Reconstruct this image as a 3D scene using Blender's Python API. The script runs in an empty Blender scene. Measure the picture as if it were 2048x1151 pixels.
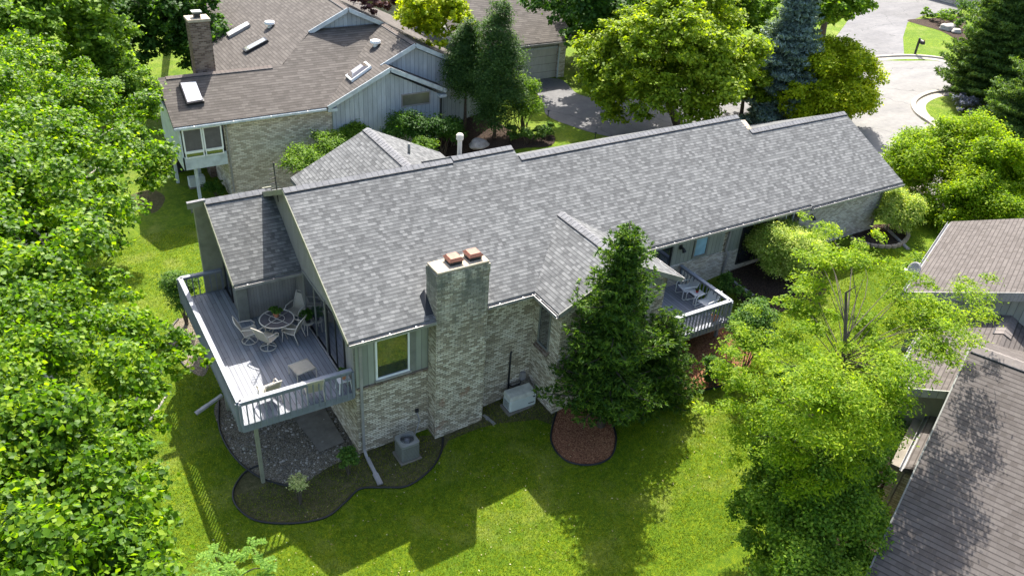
import bpy, bmesh, math, random
import numpy as np
from mathutils import Vector, Matrix
random.seed(7); RNG = np.random.default_rng(7)
SC = bpy.context.scene; COL = SC.collection
R = math.radians

# ---------------------------------------------------------------- camera
CAM = np.array([-6.85783625, -18.92202676, 19.06314654]); FPX = 1646.864
CF = np.array([0.46159069, 0.71009334, -0.5316968]); CU = np.array([0.22935644, 0.48345908, 0.84478574])
CR = np.array([0.85693037, -0.51189332, 0.06029572])
cd = bpy.data.cameras.new('camera'); cam = bpy.data.objects.new('camera', cd); COL.objects.link(cam)
cd.sensor_width = 36; cd.lens = FPX / 2048 * 36; cd.clip_end = 2000; cd.clip_start = .1
cam.matrix_world = Matrix(((CR[0], CU[0], -CF[0], CAM[0]), (CR[1], CU[1], -CF[1], CAM[1]), (CR[2], CU[2], -CF[2], CAM[2]), (0, 0, 0, 1)))
SC.camera = cam
# ---------------------------------------------------------------- light
SUN = Vector((.42, .70, 1.0)).normalized()
EL = math.asin(SUN.z); AZ = math.atan2(SUN.x, SUN.y)
w = bpy.data.worlds.new("World"); SC.world = w; w.use_nodes = True
nt = w.node_tree; bg = nt.nodes['Background']; sky = nt.nodes.new('ShaderNodeTexSky')
sky.sky_type = 'NISHITA'; sky.sun_disc = False; sky.sun_elevation = EL; sky.sun_rotation = AZ
sky.air_density = 1.0; sky.dust_density = 3.0; sky.ozone_density = .4
nt.links.new(sky.outputs[0], bg.inputs[0]); bg.inputs[1].default_value = .15
sl = bpy.data.lights.new('sun', 'SUN'); sl.energy = 4.9; sl.angle = R(.5); sl.color = (1, .955, .88)
so = bpy.data.objects.new('sun', sl); COL.objects.link(so)
so.rotation_euler = (-SUN).to_track_quat('-Z', 'Y').to_euler(); so.location = (0, 0, 60)
SC.view_settings.view_transform = 'Standard'; SC.view_settings.look = 'None'
SC.view_settings.exposure = 1.48; SC.view_settings.gamma = 1
SC.render.engine = 'CYCLES'

# ---------------------------------------------------------------- survey helpers
def ray(px, py):
    d = CF * FPX + CR * (px - 1024) - CU * (py - 575.5); return d / np.linalg.norm(d)
def pl(px, py, n, k):                       # pixel sight line met with the plane n.p = k
    d = ray(px, py); n = np.array(n, float); return CAM + d * ((k - n @ CAM) / (n @ d))
def pz(px, py, z): return pl(px, py, (0, 0, 1), z)
_kx = [-60, -6, -4, 0, 3, 6.5, 9.6, 12, 15.2, 19, 23, 200]
_kz = [-.8, -.28, -.2, 0, .1, .4, 1.0, 1.4, 2.3, 2.5, 2.6, 2.6]
GX = np.arange(-60, 60.01, .5); _g = np.interp(GX, _kx, _kz); GZ = np.convolve(np.pad(_g, 1, 'edge'), np.ones(3) / 3, 'valid')
def G(x): return float(np.interp(x, GX, GZ))
def gp(px, py, dz=0):                       # pixel sight line met with the terrain
    z = 1.
    for _ in range(25):
        p = pz(px, py, z + dz); z = .5 * z + .5 * G(p[0])
    return np.array([p[0], p[1], G(p[0]) + dz])

# ---------------------------------------------------------------- object helpers
WL = {}
def tag(o, label=None, cat=None, group=None, kind=None):
    if label: o['label'] = label
    if cat: o['category'] = cat
    if group: o['group'] = group
    if kind: o['kind'] = kind
    return o
def thing(name, loc, label, cat, group=None, rz=0):
    o = bpy.data.objects.new(name, None); COL.objects.link(o); o.location = loc; o.rotation_euler.z = rz
    o.empty_display_size = .2; WL[o.name] = Vector(loc); return tag(o, label, cat, group)
def autouv(me):
    n = len(me.loops)
    if not n: return
    uv = me.uv_layers.new(name='UVMap')
    co = np.empty(len(me.vertices) * 3); me.vertices.foreach_get('co', co); co = co.reshape(-1, 3)
    li = np.empty(n, int); me.loops.foreach_get('vertex_index', li)
    out = np.zeros((n, 2))
    for p in me.polygons:
        nn = p.normal; s = slice(p.loop_start, p.loop_start + p.loop_total); c = co[li[s]]
        if abs(nn.z) > .985: out[s, 0] = c[:, 0]; out[s, 1] = c[:, 1]
        else:
            u = Vector((-nn.y, nn.x, 0)).normalized(); v = nn.cross(u)
            out[s, 0] = c @ np.array(u); out[s, 1] = c @ np.array(v)
    uv.data.foreach_set('uv', out.ravel())
class MB:
    def __init__(s, M=None): s.v = []; s.f = []; s.M = M
    def add(s, vs, fs):
        b = len(s.v)
        for v in vs:
            v = Vector(v); s.v.append(s.M @ v if s.M else v)
        s.f += [tuple(b + i for i in f) for f in fs]; return s
    def box(s, x0, x1, y0, y1, z0, z1):
        return s.add([(x, y, z) for z in (z0, z1) for y in (y0, y1) for x in (x0, x1)],
                     [(0, 2, 3, 1), (4, 5, 7, 6), (0, 1, 5, 4), (2, 6, 7, 3), (0, 4, 6, 2), (1, 3, 7, 5)])
    def prism(s, poly, d):                  # closed slab: polygon (ccw seen from its outside) pushed by d
        n = len(poly); P = [Vector(p) for p in poly]; D = Vector(d)
        s.add(P + [p + D for p in P], [tuple(range(n)), tuple(range(2 * n - 1, n - 1, -1))] + [(i, i + n, (i + 1) % n + n, (i + 1) % n) for i in range(n)]); return s
    def beam(s, a, b, wd, h, up=(0, 0, 1)):    # rectangular bar from a to b
        a = Vector(a); b = Vector(b); t = (b - a).normalized(); r = t.cross(Vector(up))
        if r.length < 1e-3: r = t.cross(Vector((1, 0, 0)))
        r.normalize(); u = r.cross(t); r *= wd / 2; u *= h / 2
        return s.add([a - r - u, a + r - u, a + r + u, a - r + u, b - r - u, b + r - u, b + r + u, b - r + u],
                     [(0, 1, 2, 3), (7, 6, 5, 4), (0, 4, 5, 1), (1, 5, 6, 2), (2, 6, 7, 3), (3, 7, 4, 0)])
    def tube(s, pts, r, n=6, closed=False):
        pts = [Vector(p) for p in pts]; m = len(pts); rr = r if isinstance(r, (list, tuple)) else [r] * m
        vs = []; pr = None
        for i, p in enumerate(pts):
            if closed: t = pts[(i + 1) % m] - pts[i - 1]
            else: t = pts[min(i + 1, m - 1)] - pts[max(i - 1, 0)]
            t.normalize()
            if pr is None: a = t.cross(Vector((0, 0, 1))); a = a if a.length > .1 else t.cross(Vector((1, 0, 0)))
            else: a = pr - t * pr.dot(t)
            a.normalize(); pr = a; b = t.cross(a)
            for k in range(n): an = 2 * math.pi * k / n; vs.append(p + (a * math.cos(an) + b * math.sin(an)) * rr[i])
        fs = []
        for i in range(m if closed else m - 1):
            j = (i + 1) % m
            for k in range(n): fs.append((i * n + k, i * n + (k + 1) % n, j * n + (k + 1) % n, j * n + k))
        if not closed: fs += [tuple(range(n - 1, -1, -1)), tuple((m - 1) * n + k for k in range(n))]
        return s.add(vs, fs)
    def lathe(s, prof, c=(0, 0, 0), n=16, sx=1, sy=1):
        c = Vector(c); vs = []; fs = []
        for r_, z in prof:
            for k in range(n): an = 2 * math.pi * k / n; vs.append(c + Vector((sx * r_ * math.cos(an), sy * r_ * math.sin(an), z)))
        for i in range(len(prof) - 1):
            for k in range(n): fs.append((i * n + k, i * n + (k + 1) % n, (i + 1) * n + (k + 1) % n, (i + 1) * n + k))
        fs += [tuple(range(n - 1, -1, -1)), tuple((len(prof) - 1) * n + k for k in range(n))]
        return s.add(vs, fs)
    def build(s, name, mat, parent=None, smooth=False, bevel=0, **t):
        me = bpy.data.meshes.new(name); me.from_pydata([tuple(v) for v in s.v], [], s.f); me.update()
        if bevel:
            bm = bmesh.new(); bm.from_mesh(me)
            bmesh.ops.bevel(bm, geom=[e for e in bm.edges if len(e.link_faces) == 2 and e.calc_face_angle(0) > .5], offset=bevel, segments=2, affect='EDGES', profile=.5)
            bm.to_mesh(me); bm.free(); me.update()
        me.materials.append(mat); autouv(me)
        if smooth: me.polygons.foreach_set('use_smooth', [True] * len(me.polygons))
        return link(name, me, parent, **t)
def link(name, me, parent=None, **t):
    o = bpy.data.objects.new(name, me); COL.objects.link(o)
    if parent:
        o.parent = parent; o.location = -WL.get(parent.name, Vector((0, 0, 0))); 
    return tag(o, **t)
def kids(o): return [c for c in list(COL.objects) if c.parent == o]
def copy_thing(o, loc, rz, label, group=None):
    c = o.copy(); COL.objects.link(c); c.location = loc; c.rotation_euler.z = rz; WL[c.name] = Vector(loc)
    tag(c, label, None, group)
    for ch in kids(o):
        d = ch.copy(); COL.objects.link(d); d.parent = c
        for g in kids(ch):
            e = g.copy(); COL.objects.link(e); e.parent = d
    return c
def frameM(o, u, n=None):                   # local x along u, local y = inward (away from viewer), z up
    u = Vector(u).normalized(); z = Vector((0, 0, 1)); y = z.cross(u)
    return Matrix(((u.x, y.x, 0, o[0]), (u.y, y.y, 0, o[1]), (u.z, y.z, 1, o[2]), (0, 0, 0, 1)))

# ---------------------------------------------------------------- materials
class NT:
    def __init__(s, name):
        s.m = bpy.data.materials.new(name); s.m.use_nodes = True; s.t = s.m.node_tree; s.b = s.t.nodes['Principled BSDF']; s.uv = None
    def n(s, typ, **k):
        o = s.t.nodes.new('ShaderNode' + typ)
        for a, v in k.items(): setattr(o, a, v)
        return o
    def l(s, a, b): s.t.links.new(a, b)
    def co(s, kind='UV'):
        if not s.uv: s.uv = s.n('TexCoord')
        return s.uv.outputs[kind]
    def math(s, op, a, b=None, clamp=False):
        o = s.n('Math', operation=op, use_clamp=clamp)
        for i, v in enumerate((a, b)):
            if v is None: continue
            if isinstance(v, (int, float)): o.inputs[i].default_value = v
            else: s.l(v, o.inputs[i])
        return o.outputs[0]
    def noise(s, scale, detail=4, kind='Object', vec=None, rough=.6):
        o = s.n('TexNoise'); o.inputs['Scale'].default_value = scale; o.inputs['Detail'].default_value = detail; o.inputs['Roughness'].default_value = rough
        s.l(vec or s.co(kind), o.inputs['Vector']); return o.outputs['Fac']
    def ramp(s, fac, stops, interp='LINEAR'):
        o = s.n('ValToRGB'); cr = o.color_ramp; cr.interpolation = interp
        while len(cr.elements) < len(stops): cr.elements.new(.5)
        for e, (p, c) in zip(cr.elements, stops): e.position = p; e.color = (*c, 1) if len(c) == 3 else c
        s.l(fac, o.inputs[0]); return o.outputs[0]
    def mix(s, fac, a, b, typ='MIX'):
        o = s.n('Mix', data_type='RGBA', blend_type=typ)
        for i, v in ((0, fac), (6, a), (7, b)):
            if isinstance(v, (int, float)): o.inputs[i].default_value = v
            elif isinstance(v, tuple): o.inputs[i].default_value = (*v, 1)
            else: s.l(v, o.inputs[i])
        return o.outputs[2]
    def map(s, v, scale=(1, 1, 1), rot=(0, 0, 0), loc=(0, 0, 0)):
        o = s.n('Mapping'); o.inputs['Scale'].default_value = scale; o.inputs['Rotation'].default_value = rot; o.inputs['Location'].default_value = loc; s.l(v, o.inputs[0]); return o.outputs[0]
    def sep(s, v): o = s.n('SeparateXYZ'); s.l(v, o.inputs[0]); return o.outputs
    def bump(s, h, strength=.5, dist=.02):
        o = s.n('Bump'); o.inputs['Strength'].default_value = strength; o.inputs['Distance'].default_value = dist; s.l(h, o.inputs['Height']); s.l(o.outputs[0], s.b.inputs['Normal'])
    def done(s, color, rough=.8, metal=0, spec=None):
        if isinstance(color, tuple): s.b.inputs['Base Color'].default_value = (*color, 1)
        else: s.l(color, s.b.inputs['Base Color'])
        s.b.inputs['Roughness'].default_value = rough; s.b.inputs['Metallic'].default_value = metal
        if spec is not None: s.b.inputs['Specular IOR Level'].default_value = spec
        return s.m
def sc(c, k): return tuple(min(1, x * k) for x in c)
def m_plain(name, c, rough=.6, metal=0, var=.2, scale=3, spec=.4, bump=0):
    t = NT(name); f = t.noise(scale, 5)
    col = t.ramp(f, [(.3, sc(c, 1 - var)), (.7, sc(c, 1 + var))])
    if bump: t.bump(t.noise(60, 3), bump, .01)
    return t.done(col, rough, metal, spec)
def m_shingle(name, tones, row=.125, wd=.2, line=.4, big=.12):
    t = NT(name); uv = t.co('UV')
    def brick(w_, h_, off):
        b = t.n('TexBrick', offset=.37, offset_frequency=2, squash=1); t.l(t.map(uv, loc=(off, 0, 0)), b.inputs['Vector'])
        b.inputs['Scale'].default_value = 1; b.inputs['Brick Width'].default_value = w_; b.inputs['Row Height'].default_value = h_
        b.inputs['Mortar Size'].default_value = .006; b.inputs['Mortar Smooth'].default_value = .1; b.inputs['Bias'].default_value = 0
        b.inputs['Color1'].default_value = (0, 0, 0, 1); b.inputs['Color2'].default_value = (1, 1, 1, 1); b.inputs['Mortar'].default_value = (.5, .5, .5, 1); return b
    b1 = brick(wd, row, 0); b2 = brick(wd * 1.9, row, 7.3); b3 = brick(wd * 1.37, row, 3.1)
    f = t.mix(.3, b1.outputs[0], b2.outputs[0])
    col = t.ramp(f, [(.15, tones[0]), (.38, tones[1]), (.58, tones[2]), (.85, tones[3])])
    col = t.mix(1, col, t.ramp(t.noise(.45, 5), [(.3, sc((1, 1, 1), 1 - big)), (.7, (1, 1, 1))]), 'MULTIPLY')
    col = t.mix(1, col, t.ramp(t.noise(70, 3), [(.3, (.8, .8, .8)), (.7, (1, 1, 1))]), 'MULTIPLY')
    v = t.sep(uv)[1]; saw = t.math('FRACT', t.math('DIVIDE', v, row))
    ln = t.math('MULTIPLY', t.math('GREATER_THAN', saw, .80), line)
    col = t.mix(ln, col, sc(tones[0], .35))
    h = t.math('SUBTRACT', t.math('MULTIPLY', f, .25), saw); t.bump(h, .6, .012)
    return t.done(col, .92, 0, .2)
def m_brick(name, c1, c2, c3, mortar, stain=None, bw=.2, bh=.07, z0=0, z1=1):
    t = NT(name); uv = t.co('UV'); b = t.n('TexBrick', offset=.5); t.l(uv, b.inputs['Vector'])
    b.inputs['Scale'].default_value = 1; b.inputs['Brick Width'].default_value = bw; b.inputs['Row Height'].default_value = bh
    b.inputs['Mortar Size'].default_value = .010; b.inputs['Mortar Smooth'].default_value = .2; b.inputs['Bias'].default_value = -.1
    b.inputs['Color1'].default_value = (0, 0, 0, 1); b.inputs['Color2'].default_value = (1, 1, 1, 1); b.inputs['Mortar'].default_value = (.5, .5, .5, 1)
    f = t.mix(.12, b.outputs[0], t.noise(25, 2, 'UV'))
    col = t.ramp(f, [(.1, c1), (.5, c2), (.85, c3)]); col = t.mix(b.outputs[1], col, mortar)
    col = t.mix(1, col, t.ramp(t.noise(1.1, 5), [(.3, (.84, .82, .78)), (.68, (1, 1, 1))]), 'MULTIPLY')
    if stain:                               # weathering with a shape of its own: dark streaks and algae on the upper stack
        z = t.sep(t.co('Object'))[2]; hi = t.math('DIVIDE', t.math('SUBTRACT', z, z0), z1 - z0, True)
        st = t.noise(1.6, 6, vec=t.map(t.co('Object'), (1.4, 1.4, .55)), rough=.7)
        m = t.math('MULTIPLY', hi, t.math('MULTIPLY', t.math('SUBTRACT', st, .36), 5., True), True)
        col = t.mix(t.math('MULTIPLY', m, .9), col, stain)
        rd = t.math('MULTIPLY', t.math('GREATER_THAN', t.noise(1.3, 6, vec=t.map(t.co('Object'), (1, 1, 1), loc=(3, 5, 1.5))), .60), t.math('LESS_THAN', z, 2.0))
        col = t.mix(t.math('MULTIPLY', rd, .55), col, (.22, .11, .07))
        sk = t.math('MULTIPLY', t.math('SUBTRACT', t.noise(2, 7, vec=t.map(t.co('Object'), (3, 3, .7)), rough=.75), .5), 5., True)
        col = t.mix(t.math('MULTIPLY', sk, .5), col, (.07, .07, .058))
    t.bump(t.math('SUBTRACT', 1, b.outputs[1]), .6, .012)
    return t.done(col, .9, 0, .2)
def m_siding(name, c, sp=.2, gro=.045, var=.12, axis=0, gw=.08):
    t = NT(name); u = t.sep(t.co('UV'))[axis]; q = t.math('DIVIDE', u, sp); fr = t.math('FRACT', q); g = t.math('LESS_THAN', fr, gw)
    wn = t.n('TexWhiteNoise', noise_dimensions='1D'); t.l(t.math('FLOOR', q), wn.inputs['W'])
    col = t.ramp(wn.outputs[0], [(0, sc(c, 1 - var)), (1, sc(c, 1 + var))])
    col = t.mix(1, col, t.ramp(t.noise(2.2, 6, vec=t.map(t.co('Object'), (2, 2, .6))), [(.3, (.78, .78, .76)), (.7, (1, 1, 1))]), 'MULTIPLY')
    col = t.mix(t.math('MULTIPLY', g, .75), col, sc(c, .25))
    t.bump(t.math('SUBTRACT', 1, g), .6, .015)
    return t.done(col, .75, 0, .3)
def m_deck(name, c, ang=0):
    t = NT(name); v = t.map(t.co('Object'), rot=(0, 0, ang)); s_ = t.sep(v); q = t.math('DIVIDE', s_[0], .14); fr = t.math('FRACT', q); g = t.math('LESS_THAN', fr, .09)
    wn = t.n('TexWhiteNoise', noise_dimensions='1D'); t.l(t.math('FLOOR', q), wn.inputs['W'])
    col = t.ramp(wn.outputs[0], [(0, sc(c, .82)), (1, sc(c, 1.15))])
    yj = t.math('ADD', s_[1], t.math('MULTIPLY', wn.outputs[0], 3.7)); jo = t.math('LESS_THAN', t.math('FRACT', t.math('DIVIDE', yj, 3.6)), .004)
    g2 = t.math('MAXIMUM', g, jo)
    col = t.mix(1, col, t.ramp(t.noise(3, 7, vec=t.map(v, (6, .6, 1)), rough=.7), [(.3, (.74, .74, .76)), (.7, (1.05, 1.05, 1.03))]), 'MULTIPLY')
    col = t.mix(t.math('MULTIPLY', g2, .85), col, sc(c, .12)); t.bump(t.math('SUBTRACT', 1, g2), .7, .015)
    return t.done(col, .65, 0, .35)
def m_leaf(name, c1, c2, c3=None, tr=.45, clump=1.2, rough=.5, trc=1.5):
    t = NT(name); g = t.n('NewGeometry'); f = t.math('ADD', t.math('MULTIPLY', g.outputs['Random Per Island'], .55), t.math('MULTIPLY', t.noise(clump, 3), .6))
    col = t.ramp(f, [(.25, c1), (.6, c2), (.9, c3 or sc(c2, 1.5))]); t.done(col, rough + .1, 0, .18)
    tb = t.n('BsdfTranslucent'); t.l(t.mix(1, col, (1.3 * trc, 1.3 * trc, .35 * trc), 'MULTIPLY'), tb.inputs[0])
    ms = t.n('MixShader'); ms.inputs[0].default_value = tr; t.l(t.b.outputs[0], ms.inputs[1]); t.l(tb.outputs[0], ms.inputs[2])
    t.l(ms.outputs[0], t.t.nodes['Material Output'].inputs[0]); return t.m
def m_glass(name, c=(.02, .025, .03), rough=.05):
    t = NT(name); t.b.inputs['Coat Weight'].default_value = 1.; t.b.inputs['Coat IOR'].default_value = 2.0; t.b.inputs['Coat Roughness'].default_value = .02
    return t.done(t.ramp(t.noise(1.2, 2), [(.3, sc(c, .6)), (.7, sc(c, 1.4))]), rough, 0, .8)

M = {}
M['roof'] = m_shingle('grey_shingle', [(.087, .0895, .09), (.119, .1215, .122), (.141, .144, .1435), (.19, .193, .191)], wd=.15, row=.13, line=.62)
M['cap'] = m_plain('ridge_shingle', (.15, .15, .155), .9, var=.25, scale=6)
M['ncap'] = m_plain('brown_ridge', (.13, .105, .09), .9, var=.2, scale=6)
M['rcap'] = m_plain('weathered_ridge', (.15, .13, .118), .9, var=.2, scale=6)
M['felt'] = m_plain('black_flashing', (.02, .022, .028), .7)
M['nroof'] = m_shingle('brown_shingle', [(.085, .075, .066), (.10, .088, .078), (.112, .099, .088), (.132, .117, .104)], row=.17, wd=.3, line=.6)
M['rroof'] = m_shingle('weathered_shingle', [(.088, .076, .068), (.102, .089, .081), (.112, .098, .09), (.127, .112, .102)], row=.15, wd=.17, line=.75)
BR = ((.30, .25, .18), (.58, .51, .40), (.72, .66, .55))
M['brick'] = m_brick('cream_brick', *BR, (.17, .155, .13), bw=.2, bh=.075)
M['cbrick'] = m_brick('stained_brick', *BR, (.17, .155, .13), (.11, .115, .105), bw=.2, bh=.075, z0=3.4, z1=6.2)
M['ubrick'] = m_brick('white_brick', (.38, .335, .29), (.58, .53, .47), (.68, .63, .57), (.36, .33, .30), bw=.19, bh=.068)
M['nbrick'] = m_brick('tan_brick', (.40, .35, .27), (.62, .56, .46), (.72, .66, .55), (.30, .27, .22), bw=.24, bh=.085)
M['redbrick'] = m_brick('brown_brick', (.10, .065, .05), (.19, .13, .10), (.27, .2, .16), (.22, .19, .16), bw=.22, bh=.08)
M['siding'] = m_siding('grey_green_siding', (.27, .28, .24), .2)
M['siding_f'] = m_siding('plank_siding', (.25, .24, .225), .1, gw=.06, var=.05)
M['nsiding'] = m_siding('blue_grey_siding', (.40, .44, .47), .25)
M['trim'] = m_plain('grey_trim', (.17, .17, .15), .6)
M['otrim'] = m_plain('olive_trim', (.19, .19, .135), .7)
M['ntrim'] = m_plain('blue_trim', (.42, .46, .48), .5)
M['gutter'] = m_plain('grey_gutter', (.26, .255, .25), .35, .3)
M['spout'] = m_plain('taupe_spout', (.27, .255, .245), .45, .1)
M['white'] = m_plain('white_paint', (.72, .72, .70), .45, var=.06)
M['cream'] = m_plain('cream_enamel', (.56, .51, .43), .4, var=.06)
M['sling'] = m_plain('beige_mesh', (.40, .355, .285), .7, var=.08, scale=20)
M['slingw'] = m_plain('white_mesh', (.60, .60, .58), .6, var=.06, scale=20)
M['deck'] = m_deck('blue_grey_boards', (.25, .262, .292))
M['rail'] = m_siding('blue_grey_rail', (.20, .215, .245), 5, gw=.0)
M['railtop'] = m_plain('pale_rail_top', (.235, .245, .275), .6, var=.12, scale=6)
M['glass'] = m_glass('window_glass'); M['dglass'] = m_glass('door_glass', (.018, .022, .03), .12)
M['bglass'] = m_glass('pale_glass', (.25, .42, .52), .2)
M['screen'] = m_plain('porch_screen', (.10, .09, .095), .6)
M['rust'] = m_plain('rusty_copper', (.17, .065, .038), .6, .2, var=.35, scale=6)
M['conc'] = m_plain('concrete', (.40, .36, .30), .85, var=.2, bump=.3)
M['crown'] = m_plain('mortar_crown', (.36, .30, .22), .85, var=.25, scale=5, bump=.4)
M['slab'] = m_plain('old_concrete', (.17, .15, .12), .9, var=.25, bump=.3)
M['steel'] = m_plain('dull_steel', (.27, .275, .26), .45, .5, var=.12)
M['hub'] = m_plain('fan_motor', (.10, .10, .11), .5, .3)
M['dark'] = m_plain('dark_metal', (.02, .02, .022), .5)
M['fan'] = m_siding('louvred_steel', (.20, .205, .18), .055, axis=1, gw=.45, var=.02)
M['pale'] = m_plain('pale_enclosure', (.50, .53, .50), .5, var=.1, scale=2)
M['lid'] = m_plain('weathered_lid', (.44, .43, .36), .6, var=.25, scale=5)
M['bark'] = m_plain('bark', (.075, .06, .045), .95, var=.4, scale=9, bump=.6)
M['pbark'] = m_plain('pale_bark', (.26, .235, .20), .9, var=.3, scale=9, bump=.4)
M['twig'] = m_plain('bare_twig', (.30, .26, .23), .9, var=.3, scale=9)
M['clay'] = m_plain('terracotta', (.42, .17, .09), .8, var=.15, scale=8)
M['redp'] = m_plain('red_glaze', (.5, .03, .03), .4)
PETAL = m_leaf('cream_blossom', (.16, .26, .05), (.45, .47, .2), tr=.3, trc=1)
M['edge'] = m_plain('black_edging', (.012, .012, .013), .55)
M['block'] = m_plain('tan_block', (.32, .25, .18), .9, var=.25, scale=7, bump=.4)
M['rock'] = m_plain('fieldstone', (.33, .30, .27), .9, var=.3, scale=5, bump=.5)
M['bin'] = m_plain('green_plastic', (.02, .09, .06), .45)
M['timber'] = m_plain('weathered_timber', (.24, .19, .11), .9, var=.3, scale=8)
M['gdoor'] = m_siding('garage_panels', (.50, .475, .43), .5, axis=1, gw=.05, var=.03)
M['frost'] = m_glass('frosted_pane', (.74, .77, .80), .25); M['smoke'] = m_glass('smoked_dome', (.17, .14, .12), .15); M['olive'] = m_glass('olive_pane', (.13, .125, .085), .4)
def m_ground(name, cs, s1, s2, bump, bd, s3=.35, big=.25, vor=None, rough=.95, crack=0):
    t = NT(name); f = t.mix(.55, t.noise(s1, 6, rough=.7), t.noise(s2, 4, rough=.7))
    if vor:
        v = t.n('TexVoronoi'); v.inputs['Scale'].default_value = vor; t.l(t.co('Object'), v.inputs['Vector']); f = t.mix(.75, f, t.sep(v.outputs['Color'])[0])
        h = t.math('SUBTRACT', 1, v.outputs['Distance'])
    else: h = t.noise(s2, 4, rough=.8)
    lo, hi = (.1, .9) if vor else (.36, .64)
    col = t.ramp(f, [(lo, cs[0]), ((lo + hi) / 2, cs[1]), (hi, cs[2])])
    col = t.mix(1, col, t.ramp(t.noise(s3, 5), [(.35, sc((1, 1, 1), 1 - big)), (.65, (1, 1, 1))]), 'MULTIPLY')
    if crack:
        v = t.n('TexVoronoi', feature='DISTANCE_TO_EDGE'); v.inputs['Scale'].default_value = crack
        wv = t.n('VectorMath', operation='ADD'); nz = t.n('TexNoise'); nz.inputs['Scale'].default_value = 1.2; t.l(t.co('Object'), nz.inputs['Vector']); sc_ = t.n('VectorMath', operation='SCALE'); t.l(nz.outputs['Color'], sc_.inputs[0]); sc_.inputs['Scale'].default_value = 1.1
        t.l(t.co('Object'), wv.inputs[0]); t.l(sc_.outputs[0], wv.inputs[1]); t.l(wv.outputs[0], v.inputs['Vector'])
        col = t.mix(t.math('MULTIPLY', t.math('LESS_THAN', v.outputs['Distance'], .006), .5), col, (.06, .06, .06))
        st = t.noise(.8, 6, vec=t.map(t.co('Object'), (.35, 1.6, 1)), rough=.7); col = t.mix(1, col, t.ramp(st, [(.3, (.82, .82, .83)), (.7, (1.05, 1.04, 1.02))]), 'MULTIPLY')
    t.bump(h, bump, bd); return t.done(col, rough, 0, .15)
def m_lawn(name, k=1.):
    t = NT(name); f = t.mix(.5, t.noise(7, 6, rough=.75), t.noise(38, 5, rough=.8))
    col = t.ramp(f, [(.36, sc((.04, .08, .003), k)), (.5, sc((.095, .165, .005), k)), (.66, sc((.27, .29, .010), k))])
    md = t.noise(2.6, 5, rough=.7); col = t.mix(1, col, t.ramp(md, [(.35, (.72, .8, .7)), (.65, (1.12, 1.08, 1.0))]), 'MULTIPLY')
    p = t.noise(.55, 6, rough=.65); col = t.mix(t.math('MULTIPLY', t.math('SUBTRACT', p, .5), 3.2, True), col, sc((.22, .24, .05), k))
    p2 = t.noise(.3, 4, vec=t.map(t.co('Object'), loc=(9, 4, 0))); col = t.mix(t.math('MULTIPLY', t.math('SUBTRACT', p2, .5), 2.5, True), col, sc((.05, .11, .006), k))
    t.bump(t.noise(45, 5, rough=.85), .9, .05); return t.done(col, .9, 0, .15)
M['lawn'] = m_lawn('lawn_grass', .95)
M['mulch'] = m_ground('dark_mulch', [(.018, .012, .009), (.045, .03, .022), (.10, .065, .045)], 12, 45, .9, .03, vor=38)
M['rmulch'] = m_ground('red_mulch', [(.09, .036, .018), (.22, .095, .05), (.36, .18, .10)], 12, 45, .9, .03, vor=34)
M['gravel'] = m_ground('grey_gravel', [(.065, .052, .034), (.155, .13, .092), (.32, .275, .21)], 12, 40, .8, .02, vor=42)
M['soil'] = m_ground('mossy_soil', [(.035, .034, .014), (.075, .072, .028), (.16, .13, .07)], 6, 40, .9, .03)
M['road'] = m_ground('worn_asphalt', [(.18, .175, .17), (.215, .21, .20), (.26, .25, .24)], 3, 60, .3, .006, .25, .16, crack=.16)
M['drive'] = m_ground('drive_asphalt', [(.14, .137, .14), (.175, .172, .172), (.21, .205, .205)], 3, 60, .3, .006, .25, .2, crack=.2)
M['kerb'] = m_ground('kerb_concrete', [(.30, .265, .22), (.36, .325, .275), (.42, .38, .32)], 3, 40, .3, .006)
L = {'petal': PETAL}
L['poplar'] = m_leaf('broad_green_leaf', (.02, .06, .004), (.08, .17, .006), (.22, .31, .016), tr=.45, clump=.9, rough=.4)
L['light'] = m_leaf('light_green_leaf', (.05, .11, .01), (.11, .2, .018), (.2, .3, .035), tr=.45)
L['dark'] = m_leaf('dark_green_leaf', (.018, .055, .008), (.045, .115, .014), (.10, .19, .03), tr=.4, clump=.7)
L['maple'] = m_leaf('maple_leaf', (.075, .135, .008), (.175, .25, .012), (.31, .37, .03), tr=.4, clump=.6)
L['yellow'] = m_leaf('yellow_green_leaf', (.14, .22, .005), (.28, .34, .008), (.42, .44, .015), tr=.4, clump=.8)
L['locust'] = m_leaf('locust_leaf', (.07, .15, .004), (.17, .26, .006), (.30, .37, .012), tr=.5, clump=.5)
L['spruce'] = m_leaf('spruce_needle', (.014, .042, .006), (.05, .11, .012), (.15, .235, .024), tr=.3, clump=1.6)
L['blue'] = m_leaf('blue_spruce_needle', (.08, .12, .115), (.16, .225, .21), (.27, .35, .33), tr=.25, clump=1.2)
L['norway'] = m_leaf('dark_spruce_needle', (.03, .07, .018), (.08, .145, .03), (.17, .25, .05), tr=.3, clump=1.)
L['arb'] = m_leaf('arborvitae', (.02, .05, .012), (.045, .095, .02), (.09, .16, .035), tr=.3, clump=1.)
L['var'] = m_leaf('variegated_leaf', (.09, .18, .02), (.30, .38, .06), (.58, .60, .19), tr=.35, clump=1.5)
L['shrub'] = m_leaf('shrub_leaf', (.025, .07, .012), (.065, .14, .022), (.14, .23, .035), tr=.35, clump=2)
L['under'] = m_leaf('mid_green_leaf', (.04, .10, .008), (.115, .21, .015), (.23, .32, .03), tr=.42, clump=1.)
L['purple'] = m_leaf('plum_leaf', (.05, .02, .025), (.12, .05, .055), (.25, .13, .12), tr=.3)
L['lav'] = m_leaf('lavender', (.12, .13, .17), (.22, .23, .3), (.3, .28, .4), tr=.2)
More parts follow.
